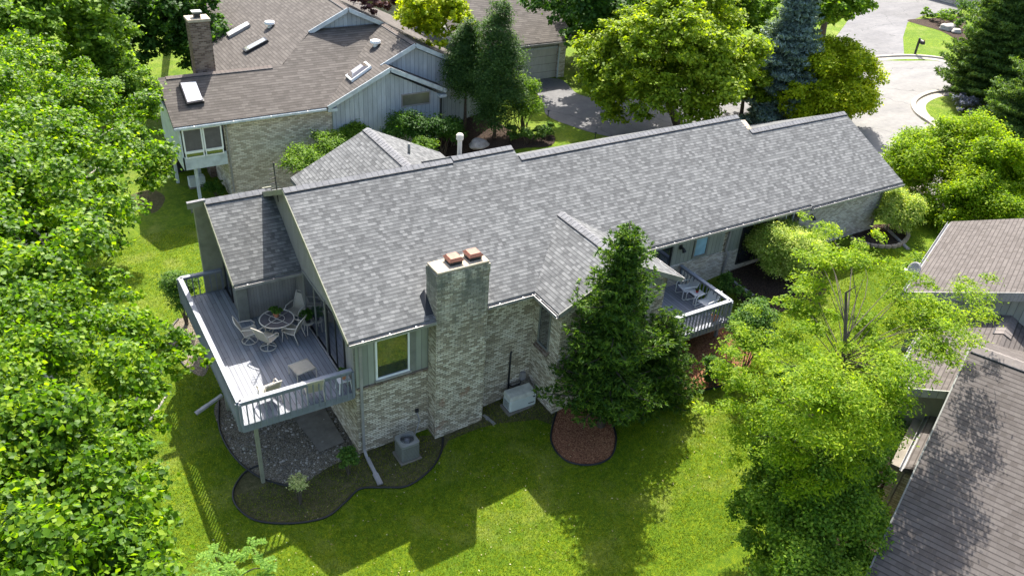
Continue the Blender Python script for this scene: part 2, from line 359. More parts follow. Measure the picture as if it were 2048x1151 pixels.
L['grass'] = m_leaf('grass_blade', (.045, .085, .003), (.13, .185, .005), (.29, .30, .018), tr=.4, clump=.6)
L['fern'] = m_leaf('sumac_leaf', (.06, .14, .015), (.13, .25, .03), (.22, .34, .05), tr=.45)

# ---------------------------------------------------------------- terrain and ground sheets
def drape(name, poly, dz, mat, **t):
    bm = bmesh.new(); vs = [bm.verts.new((p[0], p[1], 0)) for p in poly]
    es = [bm.edges.new((vs[i], vs[(i + 1) % len(vs)])) for i in range(len(vs))]
    bmesh.ops.triangle_fill(bm, edges=es, use_beauty=True)
    x0 = min(p[0] for p in poly); x1 = max(p[0] for p in poly)
    for x in GX:
        if x0 < x < x1 and x < 24: bmesh.ops.bisect_plane(bm, geom=bm.verts[:] + bm.edges[:] + bm.faces[:], plane_co=(x, 0, 0), plane_no=(1, 0, 0))
    for v in bm.verts: v.co.z = G(v.co.x) + dz
    for f in bm.faces:
        if f.normal.z < 0: f.normal_flip()
    bmesh.ops.recalc_face_normals(bm, faces=bm.faces)
    me = bpy.data.meshes.new(name); bm.to_mesh(me); bm.free(); me.update()
    if len(me.polygons) and me.polygons[0].normal.z < 0: me.flip_normals()
    me.materials.append(mat); return link(name, me, None, kind='structure', **t)
def smooth(pts, n=8, closed=True):
    P = [np.array(p[:2], float) for p in pts]; m = len(P); out = []
    for i in range(m if closed else m - 1):
        g = (lambda j: P[j % m]) if closed else (lambda j: P[min(max(j, 0), m - 1)])
        p0, p1, p2, p3 = g(i - 1), g(i), g(i + 1), g(i + 2)
        for k in range(n):
            t_ = k / n; out.append(.5 * ((2 * p1) + (-p0 + p2) * t_ + (2 * p0 - 5 * p1 + 4 * p2 - p3) * t_ ** 2 + (-p0 + 3 * p1 - 3 * p2 + p3) * t_ ** 3))
    if not closed: out.append(P[-1])
    return out
xs = [-400] + [x for x in GX if -14 <= x <= 26] + [400]; ys = [-300, -40, -10, 0, 20, 60, 600]
mb = MB(); mb.add([(x, y, G(x)) for y in ys for x in xs], [(j * len(xs) + i, j * len(xs) + i + 1, (j + 1) * len(xs) + i + 1, (j + 1) * len(xs) + i) for j in range(len(ys) - 1) for i in range(len(xs) - 1)])
mb.build('ground', M['lawn'], kind='structure')

# ================================================================ MAIN HOUSE
S = .482
def zr(y): return 4.9 + S * (y + .5)
H = thing('grey_roofed_house', (0, 0, 0), 'long cream brick house with grey shingle roof and tall two-flue chimney', 'house')
MF = [(-.35, -.5), (6.05, -.5), (6.4, -.06), (19.3, -.06), (19.3, -.16), (25, -.16), (25, 3.66), (19.03, 3.66), (19.03, 4.46), (8.15, 4.38), (8.15, 4.88), (5.62, 4.79), (5.62, 4.76), (-.35, 4.76)]
mb = MB(); T = .17
mb.prism([(x, y, zr(y)) for x, y in MF], (0, 0, -T))
for x0, x1, y in ((-.35, 5.6, 4.76), (5.64, 8.13, 4.86), (8.17, 19.01, 4.42), (19.05, 25, 3.66)):
    z = zr(y); yb = 9.6; mb.prism([(x0, y, z - .002), (x1, y, z - .002), (x1, yb, z - S * (yb - y)), (x0, yb, z - S * (yb - y))], (0, 0, -T))
roof = mb.build('roof', M['roof'], H)
# ridge caps: short overlapping shingles over each ridge, dark felt edge on the near side
def ridge(par, mcap, a, b, side, wd=.17, drop=.082):
    mbc = MB(); mbf = MB()
    a = Vector(a); b = Vector(b); n = max(1, int((b - a).length / .21)); t = (b - a) / n; sd = Vector(side)
    for i in range(n):
        p = a + t * i; q = a + t * (i + 1.25 if i < n - 1 else i + 1); l0 = .035; l1 = .022
        for s_ in (1, -1):
            u = sd * s_ * wd + Vector((0, 0, -drop))
            P = [p + Vector((0, 0, l0)), q + Vector((0, 0, l1)), q + u + Vector((0, 0, l1)), p + u + Vector((0, 0, l0))]
            if (P[1] - P[0]).cross(P[3] - P[0]).z < 0: P.reverse()
            mbc.prism(P, (0, 0, -.02))
    u = sd * (wd + .012) + Vector((0, 0, -drop - .006)); mbf.beam(a + u + Vector((0, 0, .018)), b + u + Vector((0, 0, .018)), .05, .03)
    c_ = mbc.build('ridge_cap', M[mcap], par); mbf.build('ridge_flashing', M['felt'], c_)
ridge(H, 'cap', (-.35, 4.76, zr(4.76)), (5.62, 4.77, zr(4.77)), (0, -1, 0))
ridge(H, 'cap', (5.66, 4.84, zr(4.84)), (8.13, 4.88, zr(4.88)), (0, -1, 0))
ridge(H, 'cap', (8.19, 4.39, zr(4.39)), (19.03, 4.46, zr(4.46)), (0, -1, 0))
ridge(H, 'cap', (19.08, 3.66, zr(3.66)), (25, 3.66, zr(3.66)), (0, -1, 0))
ridge(H, 'cap', (8.51, -1.94, 6.11), (8.51, 1.9, 6.11), (-1, 0, 0))
ridge(H, 'cap', (4.66, 5.4, 6.8), (4.66, 10.06, 6.8), (-1, 0, 0))
ridge(H, 'cap', (-2.29, 7.4, 6.25), (-.24, 7.4, 6.25), (0, -1, 0), drop=.1)
# valley flashing up the ends of the stepped ridges
# front gable wing beyond the ridge
mb = MB()
mb.prism([(1.45, 5.2, 5.25), (4.66, 5.2, 6.8), (4.66, 10.06, 6.8), (1.45, 10.06, 5.25)][::-1][::-1] and [(1.45, 10.06, 5.25), (1.45, 5.2, 5.25), (4.66, 5.2, 6.8), (4.66, 10.06, 6.8)], (0, 0, -T))
mb.prism([(4.66, 10.06, 6.8), (4.66, 5.2, 6.8), (7.87, 5.2, 5.25), (7.87, 10.06, 5.25)], (0, 0, -T))
mb.build('wing_roof', M['roof'], H)
mb = MB(); mb.prism([(1.8, 9.7, 0), (7.5, 9.7, 0), (7.5, 9.7, 5.1), (4.66, 9.7, 6.55), (1.8, 9.7, 5.1)], (0, -1.5, 0)); mb.build('wing_wall', M['siding'], H)
p = pl(818, 306, (-.482, 0, -1), -.482 * 4.66 - 6.8)
p = pl(818, 306, (.482, 0, 1), .482 * 4.66 + 6.8)
MB().tube([p - [0, 0, .1], p + [0, 0, .38]], .055, 10).build('vent_pipe', M['trim'], H, smooth=True)
mb = MB().tube([(6.62, 6.0, 5.8), (6.62, 6.0, 7.62)], .085, 14); mb.lathe([(.085, 7.5), (.135, 7.56), (.135, 7.72), (.1, 7.76)], (6.62, 6.0, 0)); mb.build('flue_pipe', M['cream'], H)
# projecting gable wing towards the lawn
mb = MB()
mb.prism([(6.0, -1.94, 4.9), (8.51, -1.94, 6.11), (8.51, 2.1, 6.11), (6.0, -.4, 4.9)], (0, 0, -T))
mb.prism([(8.51, -1.94, 6.11), (11.02, -1.94, 4.9), (11.02, .65, 4.9), (8.51, 2.1, 6.11)], (0, 0, -T))
mb.build('gable_roof', M['roof'], H)
for a, b in (((6.0, -1.96, 4.83), (8.51, -1.96, 6.04)), ((8.51, -1.96, 6.04), (11.02, -1.96, 4.83))): MB().beam(a, b, .04, .16).build('barge_board', M['trim'], H)
# walls
mb = MB()
def yzprism(x0, x1, pts): mb.prism([(x0, y, z) for y, z in pts][::-1], (x1 - x0, 0, 0))
yzprism(0, 6.42, [(0, -.6), (0, zr(0) - .2), (4.76, zr(4.76) - .2), (9.2, zr(4.76) - .2 - S * 4.44), (9.2, -.6)])
yzprism(6.42, 19.5, [(.7, -.6), (.7, zr(.7) - .2), (4.38, zr(4.38) - .2), (9.2, zr(4.38) - .2 - S * 4.82), (9.2, -.6)])
yzprism(19.5, 24.7, [(.42, -.6), (.42, zr(.42) - .2), (3.62, zr(3.62) - .2), (9.2, zr(3.62) - .2 - S * 5.58), (9.2, -.6)])
mb.prism([(6.4, -1.58, -.4), (10.66, -1.58, -.4), (10.66, -1.58, 4.9), (8.51, -1.58, 5.93), (6.4, -1.58, 4.9)], (0, 2.6, 0))
mb.build('wall', M['brick'], H)
# chimney stack
mb = MB().box(2.45, 4.23, -.56, .16, -.3, 6.1); mb.box(2.435, 4.245, -.575, .17, 6.1, 6.43)
ch = mb.build('chimney', M['cbrick'], H)
MB().prism([(2.46, -.56, 6.43), (4.22, -.56, 6.43), (4.22, .15, 6.43), (2.46, .15, 6.43)], (0, 0, .09)).build('mortar_crown', M['crown'], ch, bevel=.03)
for px, py in ((902, 520), (941, 511)):
    c = pz(px, py, 6.5); cx, cy = c[0], -.16
    MB().box(cx - .2, cx + .2, cy - .2, cy + .2, 6.5, 6.62).build('flue_base', M['dark'], ch)
    mb = MB(); mb.add([(cx + x * r_, cy + y * r_, z) for r_, z in ((.22, 6.63), (.245, 6.66), (.17, 6.74)) for x, y in ((-1, -1), (1, -1), (1, 1), (-1, 1))],
        [(3, 2, 1, 0), (8, 9, 10, 11)] + [(i * 4 + k, i * 4 + (k + 1) % 4, (i + 1) * 4 + (k + 1) % 4, (i + 1) * 4 + k) for i in (0, 1) for k in range(4)])
    mb.build('flue_cap', M['rust'], ch)
mb = MB(); mb.prism([(2.2, -.35, zr(-.35) + .01), (2.45, -.35, zr(-.35) + .01), (2.45, .3, zr(.3) + .22), (2.3, .3, zr(.3) + .02)], (0, 0, -.03)); mb.build('chimney_flashing', M['felt'], ch)
# gutters
def gutter(name, a, b, out, par=H, hang=.85, mat='gutter'):
    a = Vector(a); b = Vector(b); o = Vector(out); m_ = MB()
    m_.beam(a + o * .015, b + o * .015, .02, .11); m_.beam(a + o * .11, b + o * .11, .016, .10); m_.beam(a + o * .06 + Vector((0, 0, -.05)), b + o * .06 + Vector((0, 0, -.05)), .1, .012)
    g = m_.build(name, M[mat], par); L_ = (b - a).length; h_ = MB()
    for i in range(int(L_ / hang)):
        p = a + (b - a) * ((i + .5) * hang / L_) + Vector((0, 0, .045)); MB().beam(p, p + o * .13, .045, .01).build('hanger', M['gutter' if mat == 'gutter' else 'white'], g)
zE = 4.9 - .1
gutter('gutter', (-.35, -.5, zE), (2.44, -.5, zE), (0, -1, 0)); gutter('gutter', (4.25, -.5, zE), (6.02, -.5, zE), (0, -1, 0))
gutter('gutter', (10.9, -.06, zr(-.06) - .1), (19.28, -.06, zr(-.06) - .1), (0, -1, 0)); gutter('gutter', (19.3, -.16, zr(-.16) - .1), (25, -.16, zr(-.16) - .1), (0, -1, 0))
gutter('gutter', (6.0, -.52, zE), (6.0, -1.94, zE), (-1, 0, 0)); gutter('gutter', (11.02, .6, zE), (11.02, -1.94, zE), (1, 0, 0))
# downspouts
def spout(pts, mat='spout', wd=.085):
    m_ = MB()
    for a, b in zip(pts, pts[1:]):
        a = Vector(a); b = Vector(b); d = (b - a).normalized() * wd * .45; m_.beam(a - d * .6, b + d * .6, wd, wd * .8, up=(0, -1, 0) if abs(d.z) > abs(d.y) + abs(d.x) else (0, 0, 1))
    return m_
spout([(.16, -.42, 4.72), (.16, -.1, 4.5), (.16, -.06, 2.9), (.14, -.09, 2.6), (.14, -.09, .22), (.12, -.35, .1)]).build('downspout', M['spout'], H)
spout([(4.32, -.45, 4.72), (4.32, -.1, 4.55), (4.32, -.06, .3), (4.35, -.3, .14)]).build('downspout', M['spout'], H)
spout([(15.9, -.05, 4.95), (15.75, .55, 4.6), (15.75, .6, 3.55), (15.85, .5, 3.35), (15.85, .6, 2.5)]).build('downspout', M['spout'], H)
spout([(24.75, -.1, 4.9), (24.6, .35, 4.6), (24.6, .36, 2.7)]).build('downspout', M['spout'], H)
# lawn-side siding, window and details on the left part
mb = MB().box(.0, 2.44, -.035, .01, 2.74, zr(0) - .21); mb.build('siding_panel', M['siding'], H)
mb = MB()
for i in range(12): mb.box(.02 + i * .2, .2 + i * .2, -.09, .01, 2.66, 2.735)
mb.build('brick_sill', M['redbrick'], H)
def bars(name, mat, par, beams):
    for b_ in beams: MB().beam(*b_).build(name, M[mat], par)
def window(par, M4, x0, x1, z0, z1, fr='trim', gl='glass', fw=.07, mull=(), d=.05, sill=None):
    m_ = MB(M4)
    m_.box(x0 - fw, x0, -d, .02, z0 - fw, z1 + fw); m_.box(x1, x1 + fw, -d, .02, z0 - fw, z1 + fw)
    m_.box(x0, x1, -d, .02, z1, z1 + fw); m_.box(x0, x1, -d, .02, z0 - fw, z0)
    for mx in mull: m_.box(mx - fw * .3, mx + fw * .3, -d * .8, .02, z0, z1)
    W_ = MB(M4).box(x0, x1, -d * .35, .015, z0, z1)
    f = m_.build('window', M[fr], par); W_.build('pane', M[gl], f)
    if sill: MB(M4).box(x0 - fw - .04, x1 + fw + .04, -d - .05, .0, z0 - fw - .06, z0 - fw - .002).build('sill', M[sill], f)
    return f
I4 = frameM((0, -.035, 0), (1, 0, 0))
window(H, I4, .7, 1.72, 2.92, 4.32, fr='white', fw=.055, sill='spout')
MB().box(1.72, 1.98, -.05, -.0, 2.76, 4.5).build('trim_board', M['trim'], H)
# tall slit window in the side of the gable wing
Ms = frameM((6.4, 0, 0), (0, -1, 0)); 
window(H, Ms, .42, .98, 2.75, 4.35, fr='trim', gl='dglass', fw=.05)
mb = MB(); mb.prism([(6.26, -.3, 2.6), (6.42, -.3, 2.75), (6.42, -1.1, 2.75), (6.26, -1.1, 2.6)][::-1], (0, 0, -.06)); mb.build('sill', M['redbrick'], H)
# gable face
mb = MB().prism([(6.6, -1.585, 4.65), (10.5, -1.585, 4.65), (10.5, -1.585, 4.75), (8.51, -1.585, 5.75), (6.6, -1.585, 4.75)], (0, -.03, 0)); mb.build('gable_panel', M['siding'], H)
window(H, frameM((0, -1.58, 0), (1, 0, 0)), 8.2, 9.9, 2.6, 4.3, fw=.06)
# right-hand wall: patio door, small window, siding above brick
mb = MB().box(10.68, 15.6, .665, .71, 3.46, zr(.7) - .21); mb.box(15.9, 19.48, .665, .71, 3.3, zr(.7) - .21); mb.build('siding_panel', M['siding'], H)
mb = MB()
for i in range(24): mb.box(10.7 + i * .2, 10.88 + i * .2, .62, .71, 3.38, 3.455)
mb.build('brick_sill', M['ubrick'], H)
Mr = frameM((0, .665, 0), (1, 0, 0))
d_ = window(H, Mr, 11.3, 12.85, 2.56, 4.6, fr='dark', gl='dglass', fw=.06, mull=(12.05,)); d_.name = 'patio_door'
window(H, Mr, 14.08, 14.66, 3.62, 4.5, fr='trim', gl='bglass', fw=.07)
window(H, Mr, 16.6, 18.4, 2.7, 4.6, fr='dark', gl='dglass', fw=.06, mull=(17.5,))
window(H, Mr, 18.95, 19.35, 3.7, 4.55, fr='white', gl='glass', fw=.05)
for x, y in ((13.3, .62), (20.15, .38)):
    mb = MB().box(x - .05, x + .05, y - .04, y + .05, 4.15, 4.3); mb.tube([(x, y, 4.22), (x, y - .12, 4.24), (x + .03, y - .2, 4.1)], [.03, .05, .085], 8); mb.build('spotlight', M['dark'], H)
# low white brick wall below the siding, right part
MB().box(10.68, 19.48, .655, .69, .9, 3.375).build('white_brick_face', M['ubrick'], H)
MB().box(19.48, 24.72, .385, .41, 1.5, zr(.42) - .25).build('white_brick_face', M['ubrick'], H)
# left gable end above the deck: siding, slanted trim, sliding doors
mb = MB(); mb.prism([(-.005, 0.02, 2.5), (-.005, 0.02, zr(0.02) - .19), (-.005, 4.76, zr(4.76) - .19), (-.005, 9.1, zr(4.76) - .19 - S * 4.34), (-.005, 9.1, 2.5)], (-.035, 0, 0)); mb.build('side_siding', M['siding_f'], H)
bars('barge_board', 'otrim', H, [((-.36, -.5, zr(-.5) - .09), (-.36, 4.76, zr(4.76) - .09), .03, .17), ((-.36, 4.76, zr(4.76) - .09), (-.36, 9.6, zr(4.76) - .09 - S * 4.84), .03, .17)])
MB().beam((-.07, 0.1, 4.62), (-.07, 4.4, 4.62 + S * 4.3), .05, .16).build('slanted_trim', M['otrim'], H)
Ml = frameM((-.04, 5.3, 0), (0, -1, 0))
d_ = window(H, Ml, 1.0, 3.0, 2.6, 4.55, fr='trim', gl='dglass', fw=.06, mull=(2.0,)); d_.name = 'sliding_door'
window(H, Ml, 3.2, 4.6, 2.6, 4.5, fr='dark', gl='dglass', fw=.05, mull=(3.9,))
MB().box(-.05, -.035, 1.4, 3.6, 2.7, 2.72)
MB().box(-.12, -.04, .5, 5.2, 2.535, 2.6).build('door_track', M['spout'], H)
# small lower block with its own roof beside the deck
s2 = (6.25 - 4.53) / 2.9
mb = MB(); mb.prism([(-2.29, 4.5, 4.53), (-.045, 4.5, 4.53), (-.045, 7.4, 6.25), (-2.29, 7.4, 6.25)], (0, 0, -T))
mb.prism([(-2.29, 7.4, 6.248), (-.045, 7.4, 6.248), (-.045, 10.4, 4.5), (-2.29, 10.4, 4.5)], (0, 0, -T)); mb.build('lower_roof', M['roof'], H)
gutter('gutter', (-2.29, 4.5, 4.43), (-.06, 4.5, 4.43), (0, -1, 0))
mb = MB(); mb.prism([(-1.95, y, z) for y, z in [(5.39, -.4), (5.39, 4.85), (7.4, 6.0), (10, 4.5), (10, -.4)]][::-1], (1.9, 0, 0)); mb.build('lower_wall', M['siding_f'], H)
mb = MB(); mb.box(-2.1, -1.75, 5.25, 5.36, 2.53, 4.75); mb.build('corner_post', M['trim'], H)
Mq = frameM((-1.95, 8.9, 0), (0, -1, 0)); d_ = window(H, Mq, .9, 2.3, 2.6, 4.9, fr='dark', gl='dglass', fw=.06, mull=(1.6,)); d_.name = 'glass_door'
mb = MB(); mb.box(-2.62, -1.96, 7.62, 7.8, -.3, 5.95); mb.build('fin_wall', M['otrim'], H)
bars('fascia', 'otrim', H, [((-2.85, 7.42, 6.1), (-2.27, 7.42, 6.12), .05, .2), ((-.3, 7.5, 6.16), (.02, 7.5, 6.16), .05, .22), ((-2.31, 4.5, 4.46), (-2.31, 7.4, 6.18), .03, .16)])
MB().beam((-2.85, 7.4, 6.24), (-2.25, 7.4, 6.26), .14, .03).build('fascia_cap', M['cap'], H)
# utility fittings on the brick
mb = MB().tube([(5.55, -.04, .3), (5.55, -.05, 2.25), (5.6, -.03, 2.3)], .035, 8); mb.tube([(5.55, -.05, .9), (5.75, -.05, .72), (6.05, -.05, .78), (6.1, -.05, 1.1)], .018, 6); mb.tube([(6.0, -.05, .2), (6.0, -.05, .8)], .02, 6); mb.build('conduit', M['dark'], H, smooth=True)
MB().box(6.02, 6.2, -.12, -.0, .95, 1.25).build('meter_box', M['spout'], H)
mb = MB().box(1.98, 2.1, -.06, 0, 1.0, 1.13); mb.build('disconnect_box', M['dark'], H)
MB().tube([(2.04, -.05, 1.0), (2.1, -.1, .7), (2.0, -.16, .45), (1.8, -.35, .3), (1.65, -.5, .32)], .02, 6).build('refrigerant_line', M['spout'], H, smooth=True)
# mast beyond the left ridge end
mb = MB().tube([(-.3, 5.6, 6.6), (-.33, 5.6, 8.0)], .02, 6)
for i in range(5): mb.beam((-.5, 5.6, 7.1 + i * .17), (-.28, 5.6, 7.14 + i * .17), .02, .015)
mb.build('antenna_mast', M['dark'], H)

# ================================================================ DECKS
def railing(par, a, b, z0, z1, out, first=True, bal=.118, skirt=.2, face='rail'):
    a = Vector((*a, 0)); b = Vector((*b, 0)); d = b - a; L_ = d.length; t = d / L_; o = Vector(out)
    MB().beam(a + Vector((0, 0, z1 - .02)), b + Vector((0, 0, z1 - .02)), .15, .04).build('handrail', M['railtop'], par)
    MB().beam(a + o * .03 + Vector((0, 0, z1 - .1)), b + o * .03 + Vector((0, 0, z1 - .1)), .04, .1).build('top_rail', M['rail'], par)
    MB().beam(a + o * .03 + Vector((0, 0, z0 - skirt / 2 - .02)), b + o * .03 + Vector((0, 0, z0 - skirt / 2 - .02)), .05, skirt + .06).build('rim_board', M['rail'], par)
    n = int(L_ / bal)
    for i in range(n + 1):
        p = a + t * (L_ * i / n) + o * .075; big = .02 if 0 < i < n else .04
        MB().beam(p + Vector((0, 0, z0 - .17)), p + Vector((0, 0, z1 - .05)), big * 2, big * 1.7, up=(t.x, t.y, 0)).build('baluster', M['rail'], par)
zd, zt = 2.53, 3.41
D1 = thing('raised_deck', (-1.7, 2, 0), 'large raised blue-grey wooden deck with slatted rail at the left end of the house', 'deck')
MB().prism([(-3.45, .12, zd), (-.05, .12, zd), (-.05, 5.36, zd), (-1.97, 5.36, zd), (-1.97, 7.56, zd), (-3.45, 7.56, zd)], (0, 0, -.05)).build('deck_floor', M['deck'], D1)
railing(D1, (-3.45, .12), (-.06, .12), zd, zt, (0, -1, 0), bal=.178)
railing(D1, (-3.45, 7.56), (-3.45, .12), zd, zt, (-1, 0, 0), bal=.16)
railing(D1, (-3.45, 7.56), (-2.05, 7.56), zd, zt, (0, 1, 0), bal=.19)
mb = MB()
for x in np.arange(-3.3, -.1, .5): mb.box(x - .02, x + .02, .2, 5.3, zd - .24, zd - .055)
mb.box(-3.4, -.1, .35, .45, zd - .42, zd - .245); mb.build('joist', M['otrim'], D1)
for x, y in ((-3.04, .35), (-3.1, 4.2), (-3.1, 7.3)):
    MB().box(x - .055, x + .055, y - .055, y + .055, G(x) - .1, zd - .42 if y < 1 else zd - .06).build('post', M['otrim'], D1)
D2 = thing('side_deck', (12, -.7, 0), 'smaller blue-grey deck with slatted rail behind the tall spruce', 'deck')
MB().prism([(10.68, -2.1, zd), (13.45, -2.1, zd), (13.45, .64, zd), (10.68, .64, zd)], (0, 0, -.05)).build('deck_floor', M['deck'], D2)
railing(D2, (10.72, -2.12), (13.47, -2.12), zd, zt, (0, -1, 0), bal=.16)
railing(D2, (13.47, .6), (13.47, -2.12), zd, zt, (1, 0, 0), bal=.17)
for x, y in ((13.3, -1.95), (11, -1.95)): MB().box(x - .05, x + .05, y - .05, y + .05, 1., zd - .06).build('post', M['rail'], D2)

# ================================================================ NEIGHBOUR (brown roof, upper left)
N = thing('brown_roofed_house', (6, 24, .8), 'neighbouring house with brown shingle roof, skylights and blue-grey board gables', 'house')
s3 = .47
def z1(y): return 4.3 + s3 * (y - 19.3)
def z3(x): return 4.35 + s3 * (x - 6.3)
mb = MB()
mb.prism([(-1.07, 19.3, z1(19.3)), (6.35, 19.3, z1(19.3)), (11.5, 24.4, z1(24.4)), (7.24, 24.4, z1(24.4)), (5.1, 22.25, z1(22.25)), (-1.0, 22.25, z1(22.25))], (0, 0, -.18))
mb.prism([(-1.0, 22.25, z1(22.25) - .003), (5.2, 22.25, z1(22.25) - .003), (5.2, 25.5, z1(22.25) - s3 * 3.25), (-1.0, 25.5, z1(22.25) - s3 * 3.25)], (0, 0, -.18))
nr = mb.build('front_roof', M['nroof'], N)
mb = MB()          # garage-side wing: ridge running away from us
mb.prism([(6.3, 19.2, z3(6.3)), (9.66, 19.2, z3(9.66)), (9.66, 20.0, z3(9.66)), (11.44, 20.0, z3(11.44)), (11.44, 33, z3(11.44)), (6.3, 33, z3(6.3))], (0, 0, -.18))
zq = z3(11.44); mb.prism([(11.44, 20.0, zq), (16.9, 20.0, zq - s3 * 5.46), (16.9, 33, zq - s3 * 5.46), (11.44, 33, zq)], (0, 0, -.18))
zp = z3(9.66); mb.prism([(9.66, 19.2, zp), (12.85, 19.2, zp - s3 * 3.19), (12.85, 20.6, zp - s3 * 3.19), (9.66, 20.6, zp)], (0, 0, -.18))
mb.build('wing_roof', M['nroof'], N)
mb = MB()          # high cross gable
zt2 = 6.66 + s3 * 2.2
mb.prism([(2.3, 22.7, zt2 - s3 * 7.14), (5.0, 22.3, zt2 - s3 * 4.44), (7.24, 24.2, zt2 - s3 * 2.2), (7.24, 24.2, zt2 - s3 * 2.2), (9.44, 24.2, zt2), (9.44, 40, zt2), (2.3, 40, zt2 - s3 * 7.14)], (0, 0, -.18))
mb.prism([(9.44, 24.2, zt2), (11.6, 24.2, zt2 - s3 * 2.16), (14, 26.4, zt2 - s3 * 4.56), (14, 40, zt2 - s3 * 4.56), (9.44, 40, zt2)], (0, 0, -.18))
mb.build('high_roof', M['nroof'], N)
ridge(N, 'ncap', (-.6, 22.25, z1(22.25)), (4.5, 22.25, z1(22.25)), (0, -1, 0)); ridge(N, 'ncap', (11.44, 20.1, zq), (11.44, 24.3, zq), (-1, 0, 0)); ridge(N, 'ncap', (9.44, 24.3, zt2), (9.44, 33, zt2), (-1, 0, 0))
mb = MB()
mb.box(1.2, 6.6, 19.62, 25, -.3, 4.2); mb.build('brick_wall', M['nbrick'], N)
mb = MB(); mb.prism([(6.6, 19.5, 0), (12.6, 19.5, 0), (12.6, 19.5, 4.12), (9.66, 19.5, 5.6), (6.6, 19.5, 4.3)], (0, 1.5, 0))
mb.prism([(7.2, 20.3, 0), (16.6, 20.3, 0), (16.6, 20.3, 4.05), (11.44, 20.3, 6.5), (7.2, 20.3, 4.5)], (0, 1.5, 0)); mb.box(12.6, 16.5, 20.32, 32, 0, 4.1)
mb.prism([(6.9, 24.55, 5), (11.9, 24.55, 5), (11.5, 24.55, 6.55), (9.44, 24.55, 7.48), (7.3, 24.55, 6.5)], (0, .5, 0)); mb.build('board_wall', M['nsiding'], N)
mb = MB()
for a, b in (((6.28, 19.19, 4.27), (9.66, 19.19, zp - .08)), ((9.66, 19.19, zp - .08), (12.87, 19.19, zp - s3 * 3.19 - .08)), ((9.5, 19.99, z3(9.5) - .08), (11.44, 19.99, zq - .08)),
             ((11.44, 19.99, zq - .08), (16.92, 19.99, zq - s3 * 5.46 - .08)), ((7.2, 24.19, zt2 - s3 * 2.24 - .06), (9.44, 24.19, zt2 - .06)), ((9.44, 24.19, zt2 - .06), (11.7, 24.19, zt2 - s3 * 2.26 - .06))):
    MB().beam(a, b, .04, .22).build('barge_board', M['ntrim'], N)
MB().box(6.28, 6.75, 19.19, 19.5, 4.05, 4.2).build('eave_return', M['ntrim'], N); MB().box(12.5, 12.88, 19.19, 19.5, 4.0, 4.16).build('eave_return', M['ntrim'], N)
gutter('gutter', (-1.07, 19.3, 4.2), (6.2, 19.3, 4.2), (0, -1, 0), N, hang=1.8, mat='ntrim')
window(N, frameM((0, 19.5, 0), (1, 0, 0)), 10.42, 11.98, 3.72, 4.3, fr='spout', gl='olive', fw=.06)
spout([(1.32, 19.35, 4.15), (1.32, 19.55, 3.9), (1.32, 19.55, .5)], wd=.08).build('downspout', M['spout'], N)
spout([(12.66, 19.3, 4.0), (12.68, 19.45, 3.9), (12.68, 19.45, 1.9)], wd=.07).build('downspout', M['dark'], N)
# enclosed porch on posts
mb = MB().box(-.85, 1.18, 19.45, 19.55, 2.05, 2.7); mb.box(-.86, -.78, 19.45, 24, 2.05, 4.25); mb.box(-.85, 1.2, 19.5, 24, 2.03, 2.12); mb.build('porch_skirt', M['ntrim'], N)
Mp = frameM((0, 19.46, 0), (1, 0, 0))
for a, b in ((-.66, .1), (.26, 1.0)):
    window(N, Mp, a, b, 2.98, 4.02, fr='white', gl='screen', fw=.07); window(N, Mp, a, b, 2.68, 2.86, fr='white', gl='dglass', fw=.05)
for x, y in ((-.3, 19.8), (-.75, 22.8), (.4, 22.9)): MB().box(x - .07, x + .07, y - .07, y + .07, -.2, 2.05).build('post', M['ntrim'], N)
MB().box(-.85, 1.2, 24, 24.1, -.2, 4.4).build('rear_wall', M['dark'], N)
# neighbour's chimney
pc = pl(431, 140, (0, 1, 0), 22.7); pt = pl(406, 40, (0, 1, 0), 22.9)
mb = MB().box(pc[0] - .95, pc[0], 22.6, 23.4, 0, pt[2]); nch = mb.build('chimney', M['redbrick'], N)
MB().box(pc[0] - 1.0, pc[0] + .05, 22.55, 23.45, pt[2], pt[2] + .12).build('mortar_crown', M['crown'], nch)
MB().box(pc[0] - .7, pc[0] - .25, 22.8, 23.2, pt[2] + .35, pt[2] + .42).build('flue_cap', M['steel'], nch)
MB().box(pc[0] - .62, pc[0] - .33, 22.86, 23.14, pt[2] + .12, pt[2] + .35).build('flue_base', M['dark'], nch)
# skylights and round vents lying in the roof planes
def on_roof(px, py, slope, k, ax):
    n = (-slope, 0, 1) if ax == 0 else (0, -slope, 1); return Vector(pl(px, py, n, k))
def skylight(par, corners, fr, gl, th=.14, dome=0):
    c = [Vector(p) for p in corners]; n = (c[1] - c[0]).cross(c[3] - c[0]).normalized()
    if n.z < 0: c.reverse(); n = -n
    ce = sum(c, Vector()) / 4
    f = MB().prism([p + n * th for p in c], -n * (th + .05)).build('skylight', M[fr], par)
    g_ = MB(); q = [ce + (p - ce) * .86 + n * (th + .01) for p in c]
    if dome:
        q2 = [ce + (p - ce) * .5 + n * (th + dome) for p in c]; g_.add(q + q2, [(4, 5, 6, 7)] + [(i, (i + 1) % 4, (i + 1) % 4 + 4, i + 4) for i in range(4)])
    else: g_.prism(q, -n * .02)
    g_.build('pane', M[gl], f); return f
k1 = 4.3 - s3 * 19.3; k3 = 4.35 - s3 * 6.3; k2 = 6.66 - s3 * 7.24
skylight(N, [on_roof(*q, s3, k1, 1) for q in ((358, 168), (393, 165), (409, 206), (374, 212))], 'dark', 'frost')
skylight(N, [on_roof(*q, s3, k3, 0) for q in ((693, 155), (733, 127), (744, 136), (704, 165))], 'white', 'smoke', dome=.12)
skylight(N, [on_roof(*q, s3, k2, 0) for q in ((487, 102), (532, 78), (538, 84), (494, 108))], 'dark', 'olive')
